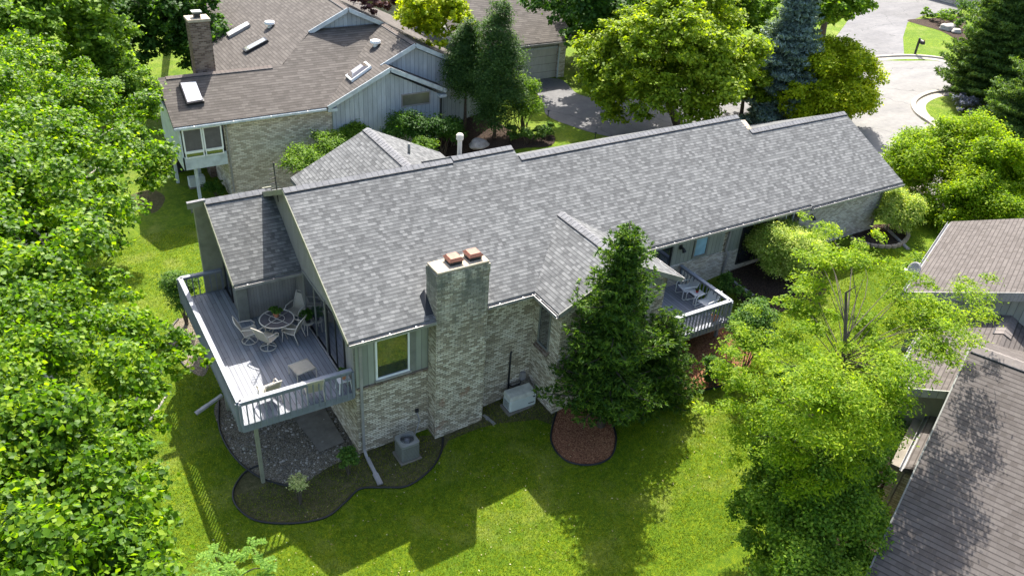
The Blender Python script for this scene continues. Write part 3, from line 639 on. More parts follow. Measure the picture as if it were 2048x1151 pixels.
skylight(N, [on_roof(*q, s3, k2, 0) for q in ((455, 70), (497, 47), (502, 53), (460, 77))], 'spout', 'frost')
for q, kk in (((751, 92), k3), ((540, 54), k2)):
    c = on_roof(*q, s3, kk, 0); MB().lathe([(.12, -.1), (.12, .14), (.27, .15), (.29, .2), (.26, .3), (.1, .34)], c, 14).build('roof_vent', M['white'], N)
# attached garage of the neighbour
def zg(y): return 5 + s3 * (y - 23.3)
mb = MB().prism([(16.0, 23.3, zg(23.3)), (24.1, 23.3, zg(23.3)), (24.1, 31, zg(31)), (16, 31, zg(31))], (0, 0, -.18)); mb.build('garage_roof', M['nroof'], N)
mb = MB().box(16.2, 19.9, 23.62, 31, 0, zg(23.6) - .2); mb.box(19.9, 22.95, 23.62, 31, 4.5, zg(23.6) - .2); mb.build('garage_wall', M['siding'], N)
mb = MB().box(22.95, 23.5, 23.5, 24.3, 0, zg(23.6) - .2); mb.prism([(23.5, y, z) for y, z in [(24.3, 0), (31, 0), (31, zg(31) - .2), (24.3, zg(24.3) - .2)]][::-1], (-.4, 0, 0)); mb.build('brick_pier', M['nbrick'], N)
MB().box(19.9, 22.95, 23.66, 23.75, 2.45, 4.5).build('garage_door', M['gdoor'], N)
mb = MB().box(19.82, 19.92, 23.58, 23.64, 2.5, 4.58); mb.box(22.93, 23.03, 23.46, 23.5, 2.5, 4.58); mb.box(19.92, 22.93, 23.58, 23.62, 4.48, 4.6); mb.build('door_trim', M['ntrim'], N)
gutter('gutter', (16, 23.3, 4.9), (24.1, 23.3, 4.9), (0, -1, 0), N, hang=3)
# further roofs beyond
F = thing('distant_house', (20, 40, 2.6), 'distant house with brown roof beyond the neighbour, at the top edge', 'house')
MB().box(14, 33, 37, 44, 2, 5).build('wall', M['nbrick'], F); MB().prism([(13.5, 36.5, 5), (33.5, 36.5, 5), (33.5, 41, 7.1), (13.5, 41, 7.1)], (0, 0, -.18)).build('roof', M['nroof'], F)
F2 = thing('far_corner_house', (76, 26, 2.6), 'pale house corner beyond the far driveway at the top right edge', 'house')
MB().box(72, 84, 19, 34, 2.4, 5.4).build('wall', M['nbrick'], F2); MB().box(71.8, 72, 24, 25.2, 2.4, 5.2).build('corner_board', M['white'], F2)
MB().prism([(71, 18.5, 5.4), (85, 18.5, 5.4), (85, 26, 8.5), (71, 26, 8.5)], (0, 0, -.2)).build('roof', M['nroof'], F2)

# ================================================================ RIGHT NEIGHBOUR (weathered roofs, lower right)
PH = R(22.5); xh = Vector((math.cos(PH), math.sin(PH), 0)); yh = Vector((-math.sin(PH), math.cos(PH), 0))
def RW(a, b, z): return xh * a + yh * b + Vector((0, 0, z))
MR = Matrix.Rotation(PH, 4, 'Z')
Q = thing('weathered_roof_house', (14, -14, 1), 'neighbouring house at the lower right with stepped weathered grey-brown shingle roofs', 'house')
def loc2(p): p = Vector(p); return p @ xh, p @ yh
sr = .42
def rplane(px, py, zc, ze):                 # a roof falling to an eave along xh, which passes through pixel (px, py) at height ze
    a = Vector(pz(px, py, ze)); n = Vector((0, 0, 1)) + sr * yh; return n, n @ a, (a @ yh)
# R1 upper roof
n, k, e1 = rplane(1812, 585, 0, 4.8)
a0 = loc2(pz(1812, 585, 4.8)); a1 = loc2(pz(1900, 442, 4.8))
e1 = (a0[1] + a1[1]) / 2; za = lambda y: 4.8 + sr * (e1 - y)
mb = MB().prism([RW(a0[0], e1, 4.8), RW(a0[0], e1 - 6, za(e1 - 6)), RW(a1[0], e1 - 6, za(e1 - 6)), RW(a1[0], e1, 4.8)], (0, 0, -.2)); mb.build('upper_roof', M['rroof'], Q)
ga = MB(); ga.prism([RW(a0[0] + .3, e1 - .5, .5), RW(a0[0] + .3, e1 - .5, za(e1 - .5) - .22), RW(a0[0] + .3, e1 - 6, za(e1 - 6) - .22), RW(a0[0] + .3, e1 - 6, .5)], tuple(xh * (a1[0] - a0[0] - .6))); ga.build('upper_wall', M['siding'], Q)
MB().beam(RW(a0[0] - .02, e1, 4.66), RW(a0[0] - .02, e1 - 6, za(e1 - 6) - .14), .04, .3).build('barge_board', M['siding_f'], Q)
gutter('gutter', RW(a0[0], e1, 4.7), RW(a1[0], e1, 4.7), yh, Q, hang=9)
# R2 middle roof with its capped ridge
b0 = loc2(pz(1795, 780, 4.2)); b1 = loc2(pz(1862, 606, 4.2)); e2 = (b0[1] + b1[1]) / 2; zb = lambda y: 4.2 + sr * (e2 - y); yr2 = e2 - 2.15
mb = MB().prism([RW(b0[0], e2, 4.2), RW(b0[0], yr2, zb(yr2)), RW(b1[0] + 3, yr2, zb(yr2)), RW(b1[0] + 3, e2, 4.2)], (0, 0, -.2))
mb.prism([RW(b0[0], yr2, zb(yr2) - .002), RW(b0[0], yr2 - 3, zb(yr2) - 3 * sr), RW(b1[0] + 3, yr2 - 3, zb(yr2) - 3 * sr), RW(b1[0] + 3, yr2, zb(yr2) - .002)], (0, 0, -.2)); mb.build('middle_roof', M['rroof'], Q)
MB().beam(RW(b0[0] - .02, e2, 4.1), RW(b0[0] - .02, e2 - 2, zb(e2 - 2) - .1), .04, .26).build('barge_board', M['siding'], Q)
MB().prism([RW(b0[0] + .3, e2 - .4, .3), RW(b0[0] + .3, e2 - .4, zb(e2 - .4) - .22), RW(b0[0] + .3, yr2, zb(yr2) - .22), RW(b0[0] + .3, yr2, .3)], tuple(xh * 7)).build('middle_wall', M['otrim'], Q)
gutter('gutter', RW(b0[0], e2, 4.1), RW(b1[0], e2, 4.1), yh, Q, hang=9)
ridge(Q, 'rcap', RW(b1[0] - 2.1, yr2, zb(yr2)), RW(b1[0] - .1, yr2, zb(yr2)), tuple(yh), wd=.24, drop=.1)
# R3 big near roof
zC = lambda x: 5.0 + .4 * (x - 8.1); yk = -14.68; xr3 = 10.25
mb = MB().prism([RW(1.5, yk, zC(1.5)), RW(1.5, yk - 12, zC(1.5)), RW(xr3, yk - 12, zC(xr3)), RW(xr3, yk, zC(xr3))], (0, 0, -.2))
mb.prism([RW(xr3, yk, zC(xr3) - .002), RW(xr3, yk - 12, zC(xr3) - .002), RW(xr3 + 7, yk - 12, zC(xr3) - 2.8), RW(xr3 + 7, yk, zC(xr3) - 2.8)], (0, 0, -.2)); mb.build('near_roof', M['rroof'], Q)
ridge(Q, 'rcap', RW(xr3, yk - .05, zC(xr3)), RW(xr3, yk - 5, zC(xr3)), tuple(-xh), wd=.24, drop=.1)
MB().prism([RW(3.2, yk - .25, -.3), RW(xr3 + 5, yk - .25, -.3), RW(xr3 + 5, yk - .25, 3.6), RW(xr3, yk - .25, zC(xr3) - .25), RW(3.2, yk - .25, zC(3.2) - .25)][::-1], tuple(-yh * 10)).build('near_wall', M['siding_f'], Q)
MB().beam(RW(1.5, yk + .01, zC(1.5) - .1), RW(xr3, yk + .01, zC(xr3) - .1), .04, .2).build('barge_board', M['trim'], Q)
# R4 lean-to strip and brick wall below it
c0 = loc2(pz(1809, 935, 3.6)); c1 = loc2(pz(1866, 815, 3.6)); e4 = (c0[1] + c1[1]) / 2
MB().prism([RW(c0[0], e4, 3.6), RW(c0[0], yk - .2, 3.6 + .35 * (e4 - yk + .2)), RW(c1[0], yk - .2, 3.6 + .35 * (e4 - yk + .2)), RW(c1[0], e4, 3.6)], (0, 0, -.15)).build('lean_to_roof', M['rroof'], Q)
gutter('gutter', RW(c0[0], e4, 3.5), RW(c1[0], e4, 3.5), yh, Q, hang=9)
MB().prism([RW(c0[0] + .35, e4 + .3, 0), RW(c0[0] + .35, yk, 0), RW(c1[0] + .5, yk, 0), RW(c1[0] + .5, e4 + .3, 0)], (0, 0, 3.2)).build('brick_wall', M['nbrick'], Q)
MB().prism([RW(c0[0] + .3, e4 + .36, 3.2), RW(c0[0] + .3, yk, 3.2), RW(c1[0] + .5, yk, 3.2), RW(c1[0] + .5, e4 + .36, 3.2)], (0, 0, .12)).build('brick_cap', M['slab'], Q)
spout([RW(c0[0] + .25, e4 - .02, 3.5), RW(c0[0] + .3, e4 + .0, 3.2), RW(c0[0] + .25, e4 + .1, 1.0)], wd=.09).build('downspout', M['spout'], Q)

# ================================================================ STREET, DRIVEWAYS, BEDS
def gpoly(pts): return [gp(*q)[:2] for q in pts]
street = smooth(gpoly([(1500, 265), (1640, 205), (1700, 150), (1716, 122), (1800, 122), (1899, 124), (1990, 150), (2060, 190), (2060, 205), (1960, 185), (1900, 182), (1850, 186), (1826, 205), (1838, 235), (1880, 262), (1930, 320), (1990, 380), (2060, 420), (2060, 560), (1900, 470), (1800, 360), (1640, 300)]), 6)
drape('street', street, .004, M['road'])
drape('driveway', gpoly([(1717, 118), (1660, 90), (1690, 50), (1720, 0), (1735, -60), (2000, -60), (1930, 10), (1915, 28), (1850, 30), (1815, 45), (1806, 75), (1808, 110), (1790, 117)]), .008, M['drive'])
dw = smooth(gpoly([(1117, 158), (1160, 190), (1240, 200), (1340, 185), (1460, 140), (1580, 120), (1680, 150), (1640, 240), (1540, 250), (1450, 262), (1300, 285), (1212, 272), (1150, 255), (1095, 232), (1085, 205), (1062, 175), (1030, 164)]), 5)
drape('shared_driveway', dw, .012, M['drive'])
def kerb(name, pts, wd=.34, h=.13):
    c = [np.array([*p[:2]]) for p in pts]; mb = MB(); n = len(c); vs = []
    for i in range(n):
        t = c[min(i + 1, n - 1)] - c[max(i - 1, 0)]; t = t / np.linalg.norm(t); nn = np.array([-t[1], t[0]]); z = G(c[i][0])
        for o_, zz in ((-wd, .012), (-wd * .1, .02), (0, h), (wd * .45, h), (wd * .45, -.05), (-wd, -.05)): vs.append((c[i][0] + nn[0] * o_, c[i][1] + nn[1] * o_, z + zz))
    fs = [(i * 6 + k, i * 6 + (k + 1) % 6, (i + 1) * 6 + (k + 1) % 6, (i + 1) * 6 + k) for i in range(n - 1) for k in range(6)]
    mb.add(vs, fs); return mb.build(name, M['kerb'], kind='structure')
k1_ = smooth(gpoly([(1945, 184), (1900, 184), (1860, 189), (1832, 205), (1838, 228), (1878, 258), (1930, 320), (1990, 378)]), 8, False)
kerb('kerb', k1_[::-1], .62)
k2_ = smooth(gpoly([(1715, 122), (1760, 116), (1830, 114), (1898, 122), (1990, 150)]), 8, False); kerb('kerb', k2_, .55)
kerb('kerb', smooth(gpoly([(1780, 322), (1806, 345), (1850, 400)]), 6, False)[::-1], .5)
drape('planting_bed', smooth(gpoly([(1815, 42), (1850, 38), (1925, 35), (1935, 80), (1915, 80), (1880, 62)]), 5), .012, M['mulch'])
drape('mulch_bed', smooth(gpoly([(1108, 838), (1103, 880), (1130, 920), (1180, 930), (1220, 915), (1232, 880), (1225, 850), (1180, 820), (1135, 805)]), 6), .012, M['rmulch'])
drape('gravel_bed', smooth(gpoly([(438, 800), (440, 860), (470, 915), (520, 955), (575, 972), (610, 965), (655, 935), (700, 915), (722, 905), (700, 820), (560, 760)]), 6), .012, M['gravel'])
sb = smooth(gpoly([(495, 940), (470, 975), (472, 1010), (510, 1040), (580, 1047), (650, 1035), (690, 1005), (720, 978), (765, 975), (815, 972), (860, 940), (882, 905), (886, 872), (740, 880), (640, 920), (560, 960)]), 6)
drape('soil_bed', sb, .008, M['soil'])
drape('shade_bed', gpoly([(884, 885), (960, 855), (1000, 846), (1075, 838), (1108, 850), (1108, 800), (1060, 740), (900, 820)]), .006, M['soil'])
drape('side_gravel_bed', smooth(gpoly([(352, 640), (337, 668), (345, 700), (372, 735), (410, 750), (420, 690), (385, 640)]), 6), .01, M['gravel'])
drape('red_mulch_bed', smooth(gpoly([(1240, 800), (1290, 808), (1340, 790), (1420, 775), (1470, 760), (1500, 730), (1500, 690), (1470, 650), (1400, 660), (1300, 700)]), 6), .01, M['rmulch'])
drape('dark_bed', smooth(gpoly([(1450, 560), (1480, 600), (1540, 625), (1610, 610), (1650, 585), (1640, 540), (1560, 510), (1465, 540)]), 6), .012, M['mulch'])
drape('ring_bed', smooth(gpoly([(1705, 476), (1740, 490), (1790, 492), (1812, 475), (1805, 455), (1770, 448), (1720, 455)]), 6), .012, M['mulch'])
drape('shrub_bed', smooth(gpoly([(870, 310), (900, 250), (960, 225), (1040, 270), (1105, 270), (1100, 292), (1030, 300), (960, 330)]), 6), .012, M['mulch'])
drape('neighbour_bed', smooth(gpoly([(1560, 1000), (1700, 880), (1830, 860), (1900, 960), (1800, 1151), (1680, 1151)]), 6), .01, M['mulch'])
drape('patio_slab', gpoly([(588, 838), (640, 905), (690, 885), (645, 810)]), .05, M['slab'])
drape('tree_bed', smooth(gpoly([(255, 395), (300, 380), (330, 395), (310, 425), (265, 420)]), 6), .01, M['soil'])
# black plastic edging along the beds
def edging(pts, closed, label, dz=0):
    p = [(*gp(*q)[:2],) for q in pts]; c = smooth(p, 8, closed); c3 = [(q[0], q[1], G(q[0]) + .03 + dz) for q in c]
    tag(MB().tube(c3, .034, 6, closed).build('bed_edging', M['edge'], smooth=True), label, 'edging')
edging([(438, 800), (440, 860), (470, 915), (520, 955), (575, 972)], False, 'black plastic edging around the gravel bed under the raised deck')
edging([(520, 930), (490, 945), (468, 978), (472, 1010), (510, 1040), (580, 1047), (650, 1035), (690, 1005), (720, 978), (765, 975), (815, 972), (860, 940), (882, 905), (886, 875)], False, 'long winding black edging around the soil bed near the air conditioner')
edging([(1112, 825), (1102, 880), (1130, 920), (1180, 930), (1220, 915), (1232, 880), (1226, 850)], False, 'black edging ringing the red mulch under the tall spruce')
edging([(1240, 805), (1290, 812), (1340, 795), (1420, 778), (1475, 762)], False, 'black edging of the mulch bed below the side deck')
edging([(357, 638), (337, 668), (345, 700), (372, 735)], False, 'black edging round the small gravel bed left of the deck')
# tan scalloped blocks
ringp = smooth(gpoly([(1702, 478), (1740, 492), (1790, 494), (1814, 476), (1808, 456)]), 10, False)
L0 = np.cumsum([0] + [np.linalg.norm(ringp[i + 1] - ringp[i]) for i in range(len(ringp) - 1)]); nb = int(L0[-1] / .3)
proto = None
for i in range(nb):
    x = np.interp(i * .3 + .1, L0, [p[0] for p in ringp]); y = np.interp(i * .3 + .1, L0, [p[1] for p in ringp]); x2 = np.interp(i * .3 + .2, L0, [p[0] for p in ringp]); y2 = np.interp(i * .3 + .2, L0, [p[1] for p in ringp])
    a = math.atan2(y2 - y, x2 - x)
    if proto is None:
        proto = MB().prism([(-.14, -.07, 0), (-.05, -.1, 0), (.05, -.1, 0), (.14, -.07, 0), (.13, .07, 0), (-.13, .07, 0)][::-1], (0, 0, .13)).build('edging_block', M['block'], bevel=.012)
        tag(proto, 'tan scalloped edging block around the far mulch bed', 'block', 'edging blocks around the far mulch bed'); o = proto
    else: o = proto.copy(); COL.objects.link(o)
    o.location = (x, y, G(x)); o.rotation_euler.z = a

# ================================================================ VEGETATION
def unit(a): return a / (np.linalg.norm(a, axis=-1, keepdims=True) + 1e-9)
def leaf_mesh(name, P, Nn, size, asp, mat, parent, fold=.12, T_=None, **t):
    n = len(P); P = np.asarray(P); Nn = unit(np.asarray(Nn)); sz = np.broadcast_to(np.asarray(size, float), (n,))[:, None] * RNG.uniform(.7, 1.25, (n, 1))
    if T_ is None: T_ = RNG.normal(size=(n, 3))
    T_ = unit(T_ - (T_ * Nn).sum(1, keepdims=True) * Nn); B = np.cross(Nn, T_)
    V = np.empty((n, 4, 3)); V[:, 0] = P - T_ * sz * .5; V[:, 2] = P + T_ * sz * .5
    V[:, 1] = P - T_ * sz * .06 + B * sz * asp * .5 + Nn * sz * fold; V[:, 3] = P - T_ * sz * .06 - B * sz * asp * .5 + Nn * sz * fold
    me = bpy.data.meshes.new(name); me.vertices.add(n * 4); me.vertices.foreach_set('co', V.ravel())
    b = np.arange(n)[:, None] * 4; F_ = np.concatenate([b + [0, 1, 2], b + [0, 2, 3]], 1).reshape(-1)
    me.loops.add(n * 6); me.loops.foreach_set('vertex_index', F_.astype(np.int32)); me.polygons.add(n * 2)
    me.polygons.foreach_set('loop_start', np.arange(n * 2, dtype=np.int32) * 3); me.polygons.foreach_set('loop_total', np.full(n * 2, 3, np.int32))
    me.update(calc_edges=True); me.materials.append(mat); return link(name, me, parent, **t)
def clumps(lobes, per, lo=.55):         # sub-clumps over each lobe's skin
    C_ = []; D_ = []; R_ = []
    for c, r in lobes:
        c = np.array(c, float); r = np.broadcast_to(np.array(r, float), (3,)); n = max(3, int(per * (r.prod() ** (2 / 3)))); d = unit(RNG.normal(size=(n, 3))); d[:, 2] = np.where(d[:, 2] < -.35, -d[:, 2], d[:, 2])
        C_.append(c + d * r * RNG.uniform(lo, 1., (n, 1))); D_.append(d); R_.append(np.full(n, r.mean()))
    return np.concatenate(C_), np.concatenate(D_), np.concatenate(R_)
def foliage(name, lobes, mat, parent, cover=.95, k=34, cr=.3, size=.13, asp=.75, up=.7, flat=.6, clip=None, fold=.12, **t):
    C_, D_, R_ = clumps(lobes, cover * 25 / (size * size * asp * k)); m = len(C_); idx = np.repeat(np.arange(m), k)
    off = RNG.normal(size=(m * k, 3)) * (R_[idx] * cr)[:, None] * .55; off[:, 2] *= flat
    P = C_[idx] + off; Nn = D_[idx] * .55 + np.array([0, 0, up]) + RNG.normal(size=(m * k, 3)) * .5
    if clip is not None: keep = ~clip(P); P = P[keep]; Nn = Nn[keep]
    return leaf_mesh(name, P, Nn, size, asp, mat, parent, fold, **t)
def limb(mb, a, b, r0, r1, n=4, sag=.12, sides=6):
    a = Vector(a); b = Vector(b); L_ = (b - a).length; o = Vector(RNG.normal(size=3)) * L_ * .04
    pts = [a.lerp(b, i / n) + o * math.sin(math.pi * i / n) + Vector((0, 0, L_ * sag * math.sin(math.pi * i / n))) for i in range(n + 1)]
    mb.tube(pts, [r0 + (r1 - r0) * i / n for i in range(n + 1)], sides)
def tree(name, base, lobes, label, leaf, cat='tree', bark='bark', tr=.16, fork=.35, group=None, twigs=1, sp=(6, .48), **kw):
    base = Vector(base); t = thing(name, base, label, cat, group); cs = [Vector(c) for c, r in lobes]
    ce = sum(cs, Vector()) / len(cs); f = base.lerp(Vector((ce.x, ce.y, min(c.z for c in cs))), .55) + Vector((0, 0, fork)); mb = MB()
    top = Vector((ce.x * .7 + base.x * .3, ce.y * .7 + base.y * .3, max(c.z for c in cs)))
    pts = [base - Vector((0, 0, .15)), base.lerp(f, .5) + Vector((.03, .02, 0)), f, f.lerp(top, .5), top]
    mb.tube(pts, [tr * 1.25, tr, tr * .8, tr * .45, tr * .12], 8)
    for c in cs:
        s_ = f.lerp(top, min(.9, max(0, (c.z - f.z) / max(.1, top.z - f.z) * .6))); limb(mb, s_, s_.lerp(c, .88), tr * .26, tr * .06)
        for _ in range(twigs):
            r_ = kw.get('size', .13) * 5; limb(mb, s_.lerp(c, RNG.uniform(.5, .8)), c + Vector(RNG.normal(size=3)) * r_ * .6, tr * .08, tr * .03, 3, sides=4)
    mb.build('trunk', M[bark], t, smooth=True); foliage('crown', split(lobes, *sp) if sp else lobes, L[leaf], t, **kw); return t
def ell(c, r, n, lr, inner=2, zmin=-.45):
    c = np.array(c, float); r = np.broadcast_to(np.array(r, float), (3,)); out = []
    for i in range(n):
        z = RNG.uniform(zmin, 1); a = i * 2.39996 + RNG.uniform(-.3, .3); q = math.sqrt(1 - min(1, z * z)); k_ = RNG.uniform(.6, .78)
        out.append((c + r * k_ * np.array([q * math.cos(a), q * math.sin(a), z]), lr * r.mean() * RNG.uniform(.75, 1.15)))
    for _ in range(inner): out.append((c + r * RNG.normal(size=3) * .2, lr * r.mean() * 1.3))
    return out
def conifer(name, base, h, rad, label, leaf, z0=.06, nw=None, size=.2, asp=.2, dens=1., lean=(0, 0), pw=.75, clip=None, droop=-.12, upt=.35, cat='spruce', jag=.18, step=.3):
    base = Vector(base); t = thing(name, base, label, cat); mb = MB(); top = base + Vector((lean[0], lean[1], h)); mb.tube([base - Vector((0, 0, .2)), base.lerp(top, .5), top], [h * .02, h * .013, .015], 7)
    Ps = []; Ds = []; z = z0 * h; lv = 0; bm_ = MB()
    while z < h * .985:
        q = z / h; L_ = rad * (1 - q) ** pw; n = max(4, int(9 * dens * (.55 + .6 * (1 - q)))); ph = RNG.uniform(0, 6.28); c = base.lerp(top, q)
        for i in range(n):
            a = ph + 6.283 * i / n + RNG.uniform(-.25, .25); l = L_ * RNG.uniform(1 - jag * 1.6, 1 + jag) + .12; d = np.array([math.cos(a), math.sin(a), 0]); side = np.array([-d[1], d[0], 0])
            ns = max(2, int(l / .13)); s_ = (np.arange(ns) + .6) / ns
            zz = l * (droop * s_ + (upt * .5) * s_ ** 2.2 * (1 + q)) + RNG.uniform(-.08, .08)
            pts = np.array(c)[None] + d * (s_ * l)[:, None]; pts[:, 2] += zz
            if l > .5: bm_.tube([tuple(c), tuple(pts[ns // 2]), tuple(pts[-1])], [.022 * l, .014 * l, .006], 4)
            for j in range(ns):
                w_ = l * .34 * (1 - s_[j]) ** .6 + .06; m = max(1, int(w_ / .11))
                for q2 in range(-m, m + 1):
                    o = w_ * q2 / m; pp = pts[j] + side * o - d * abs(o) * .45 + RNG.normal(size=3) * .035; pp[2] -= abs(o) * .12
                    Ps.append(pp); Ds.append(unit(d * (1 - .3 * abs(q2) / m) + side * (.75 * q2 / m) + np.array([0, 0, .25 + .5 * (s_[j] > .8)])))
        z += step * (1 - .45 * q) * RNG.uniform(.8, 1.2)
    Ps = np.array(Ps); Ds = np.array(Ds)
    if clip is not None: kp = ~clip(Ps); Ps = Ps[kp]; Ds = Ds[kp]
    nb_ = 5; idx = np.repeat(np.arange(len(Ps)), nb_); T_ = unit(Ds[idx] + RNG.normal(size=(len(idx), 3)) * .55)
    P = Ps[idx] + T_ * size * .35; leaf_mesh('crown', P, RNG.normal(size=(len(idx), 3)) + [0, 0, .8], size, asp, L[leaf], t, .05, T_)
    tk = mb.build('trunk', M['bark'], t, smooth=True)
    if bm_.v: bm_.build('branches', M['bark'], tk)
    return t
def split(lobes, n=4, f=.5, off=.72):
    out = []
    for c, r in lobes:
        r = np.broadcast_to(np.array(r, float), (3,)); d = unit(RNG.normal(size=(n, 3)) + [0, 0, .25])
        out += [(np.array(c) + d[i] * r * off * RNG.uniform(.7, 1.1), r * f * RNG.uniform(.75, 1.2)) for i in range(n)]
    return out
def lp(lst, flat=1.):            # crown lobes: (pixel x, pixel y, height, radius in metres)
    return [(pz(a, b, z), (r, r, r * flat)) for a, b, z, r in lst]
house_clip = lambda P: ((P[:, 0] > 0) & (P[:, 0] < 25) & (P[:, 1] > .0) & (P[:, 2] < 4.6)) | ((P[:, 0] > 6.3) & (P[:, 0] < 10.8) & (P[:, 1] > -1.66) & (P[:, 2] < 4.75 )) | ((P[:, 0] > 5.95) & (P[:, 0] < 11.05) & (P[:, 1] > -1.98) & (P[:, 2] > 4.6) & (P[:, 2] < 6.1 - .48 * np.abs(P[:, 0] - 8.51)))

# left foreground poplars, close to the camera
up_ = [(40, 210, 9.2, 1.5), (150, 215, 9.0, 1.3), (245, 225, 8.6, 1.1), (285, 280, 8.2, 1.0), (60, 330, 9.8, 1.5), (170, 330, 9.5, 1.3), (265, 345, 8.6, 1.0), (60, 440, 10.2, 1.5), (160, 440, 9.6, 1.2), (215, 420, 9, 1.0), (100, 540, 10.3, 1.3), (190, 545, 9.0, .8), (20, 600, 10.5, 1.2), (150, 600, 9.8, .8), (70, 130, 8.6, 1.3), (-60, 300, 9.5, 1.6), (-80, 480, 10, 1.6), (15, 270, 9.6, 1.4), (100, 270, 9.6, 1.2), (-20, 160, 8.8, 1.6), (10, 390, 10.3, 1.2), (110, 490, 10.2, 1.1), (130, 150, 8.2, 1.2)]
tree('broadleaf_tree', (-9.2, 1.5, G(-9.2)), lp(up_, .8), 'big bright green broadleaf tree filling the upper left, behind the nearest one', 'poplar', bark='pbark', tr=.26, k=30, size=.12, cr=.5, asp=.85, up=.6, cover=.95, twigs=0, sp=(9, .4, .85))
lo_ = [(70, 680, 11.3, .95), (180, 660, 11, .75), (270, 650, 10.6, .6), (335, 700, 10.5, .42), (60, 790, 11.6, .9), (170, 760, 11.3, .8), (285, 775, 10.9, .45), (370, 730, 10.4, .38), (230, 850, 11.2, .6), (100, 890, 11.8, .85), (285, 870, 10.8, .42), (200, 950, 11.6, .7), (280, 960, 11, .42), (60, 1010, 11.9, .9), (170, 1050, 11.9, .75), (255, 1060, 11.4, .5), (300, 1045, 10.8, .36), (90, 1130, 12.1, .8), (230, 1150, 11.9, .65), (295, 1125, 11.2, .4), (-60, 900, 11.5, 1.3), (-60, 1120, 11.9, 1.2), (-50, 700, 11.2, 1.2), (150, 1230, 12, .9)]
tree('broadleaf_tree', (-9.4, -8.5, G(-9.4)), lp(lo_, .75), 'nearest broadleaf tree at the lower left with large glossy leaves and pale branches', 'poplar', bark='pbark', tr=.24, k=18, size=.082, cr=.5, asp=.8, up=.45, cover=1.0, twigs=0, sp=(9, .4, .85))
# spruce by the gable
conifer('spruce_tree', (7.45, -3.0, G(7.45)), 8.2 - G(7.45), 1.85, 'tall dark green spruce standing in the red mulch ring against the house', 'spruce', size=.2, asp=.26, clip=house_clip, dens=1.05, lean=(.05, .15), pw=.58, jag=.42, step=.3, z0=.15)
conifer('spruce_tree', (9.6, -3.0, G(9.6)), 3.6, 1.45, 'low wide spruce beside the tall one, in front of the side deck', 'spruce', size=.17, asp=.26, clip=lambda P: house_clip(P) | ((P[:, 1] > -2.25) & (P[:, 0] > 10.6)), pw=.55, jag=.3, step=.27)
# locust in front of the right neighbour
lb = [(1655, 465, 8.2, .5), (1660, 510, 8.3, .6), (1700, 520, 8.2, .5), (1625, 565, 7.6, .6), (1740, 530, 8.0, .6), (1600, 640, 7, .5), (1490, 760, 5.4, .6), (1620, 620, 7.2, .45), (1470, 700, 5.8, .5), (1560, 690, 6.4, .6), (1600, 770, 6.6, .75), (1520, 830, 5.2, .65), (1700, 780, 7, .8), (1780, 740, 7.2, .8), (1860, 690, 7.3, .75), (1890, 715, 7.2, .5), (1930, 680, 7.4, .5), (1970, 630, 7.5, .45), (1830, 640, 7.5, .6), (1820, 740, 7.0, .6), (1800, 590, 7.9, .55), (1870, 620, 7.6, .7), (1945, 595, 7.5, .65), (1905, 640, 7.4, .6), (1840, 560, 7.8, .4), (1650, 860, 6.2, .8), (1750, 850, 6.0, .8), (1560, 910, 5, .6), (1980, 560, 7.6, .3), (1690, 690, 7.2, .35), (1460, 810, 4.6, .4), (1800, 810, 6.2, .5), (1740, 640, 7.4, .4), (1480, 870, 4.2, .5), (1450, 750, 5, .45), (1580, 850, 5.6, .6), (1500, 680, 6, .5), (1660, 800, 6.4, .6), (1780, 790, 6.2, .6), (1640, 730, 6.6, .6), (1540, 780, 5.8, .6), (1700, 930, 5.0, .6), (1630, 960, 4.6, .6), (1590, 610, 7.2, .4), (1760, 690, 7.2, .45), (1640, 660, 6.9, .35)]
lt = []
for c, r in lp(lb, .4):
    lt.append((c, (r[0] * .8, r[0] * .8, r[0] * .3)))
    for _ in range(3):
        o_ = RNG.normal(size=3) * [r[0] * .95, r[0] * .95, .35]; q_ = r[0] * RNG.uniform(.35, .6); 
        if (c + o_) @ np.array([-.3827, .9239, 0]) > -14.0: lt.append((c + o_, (q_, q_, q_ * .35)))
bs = gp(1655, 985)
t = thing('locust_tree', bs, 'tall airy yellow-green locust tree with thin dark trunk on the right-hand lawn', 'tree')
mb = MB(); tp = pz(1692, 585, 8.4); md = pz(1690, 690, 7.2); mb.tube([tuple(bs - [0, 0, .2]), tuple(pz(1662, 915, 2.8)), tuple(pz(1675, 800, 5.2)), tuple(md), tuple(tp), tuple(pz(1712, 572, 8.8))], [.10, .085, .07, .05, .03, .012], 8)
spine = [Vector(bs), Vector(pz(1662, 915, 2.8)), Vector(pz(1675, 800, 5.2)), Vector(md), Vector(tp)]
def on_spine(z):
    for p, q in zip(spine, spine[1:]):
        if z <= q.z: return p.lerp(q, max(0, (z - p.z) / (q.z - p.z)))
    return spine[-1]
for c, r in [q for i, q in enumerate(lt) if q[1][0] > .3]:
    s_ = on_spine(max(2.2, c[2] - .3 * (Vector(c) - on_spine(c[2])).length - .1)); limb(mb, s_, c, .008 + .02 * r[0], .005, 5, .06, 5)
mb.build('trunk', M['bark'], t, smooth=True)
foliage('crown', lt, L['locust'], t, cover=.95, k=12, cr=.75, size=.11, asp=.36, up=1.1, flat=.45, fold=.03)
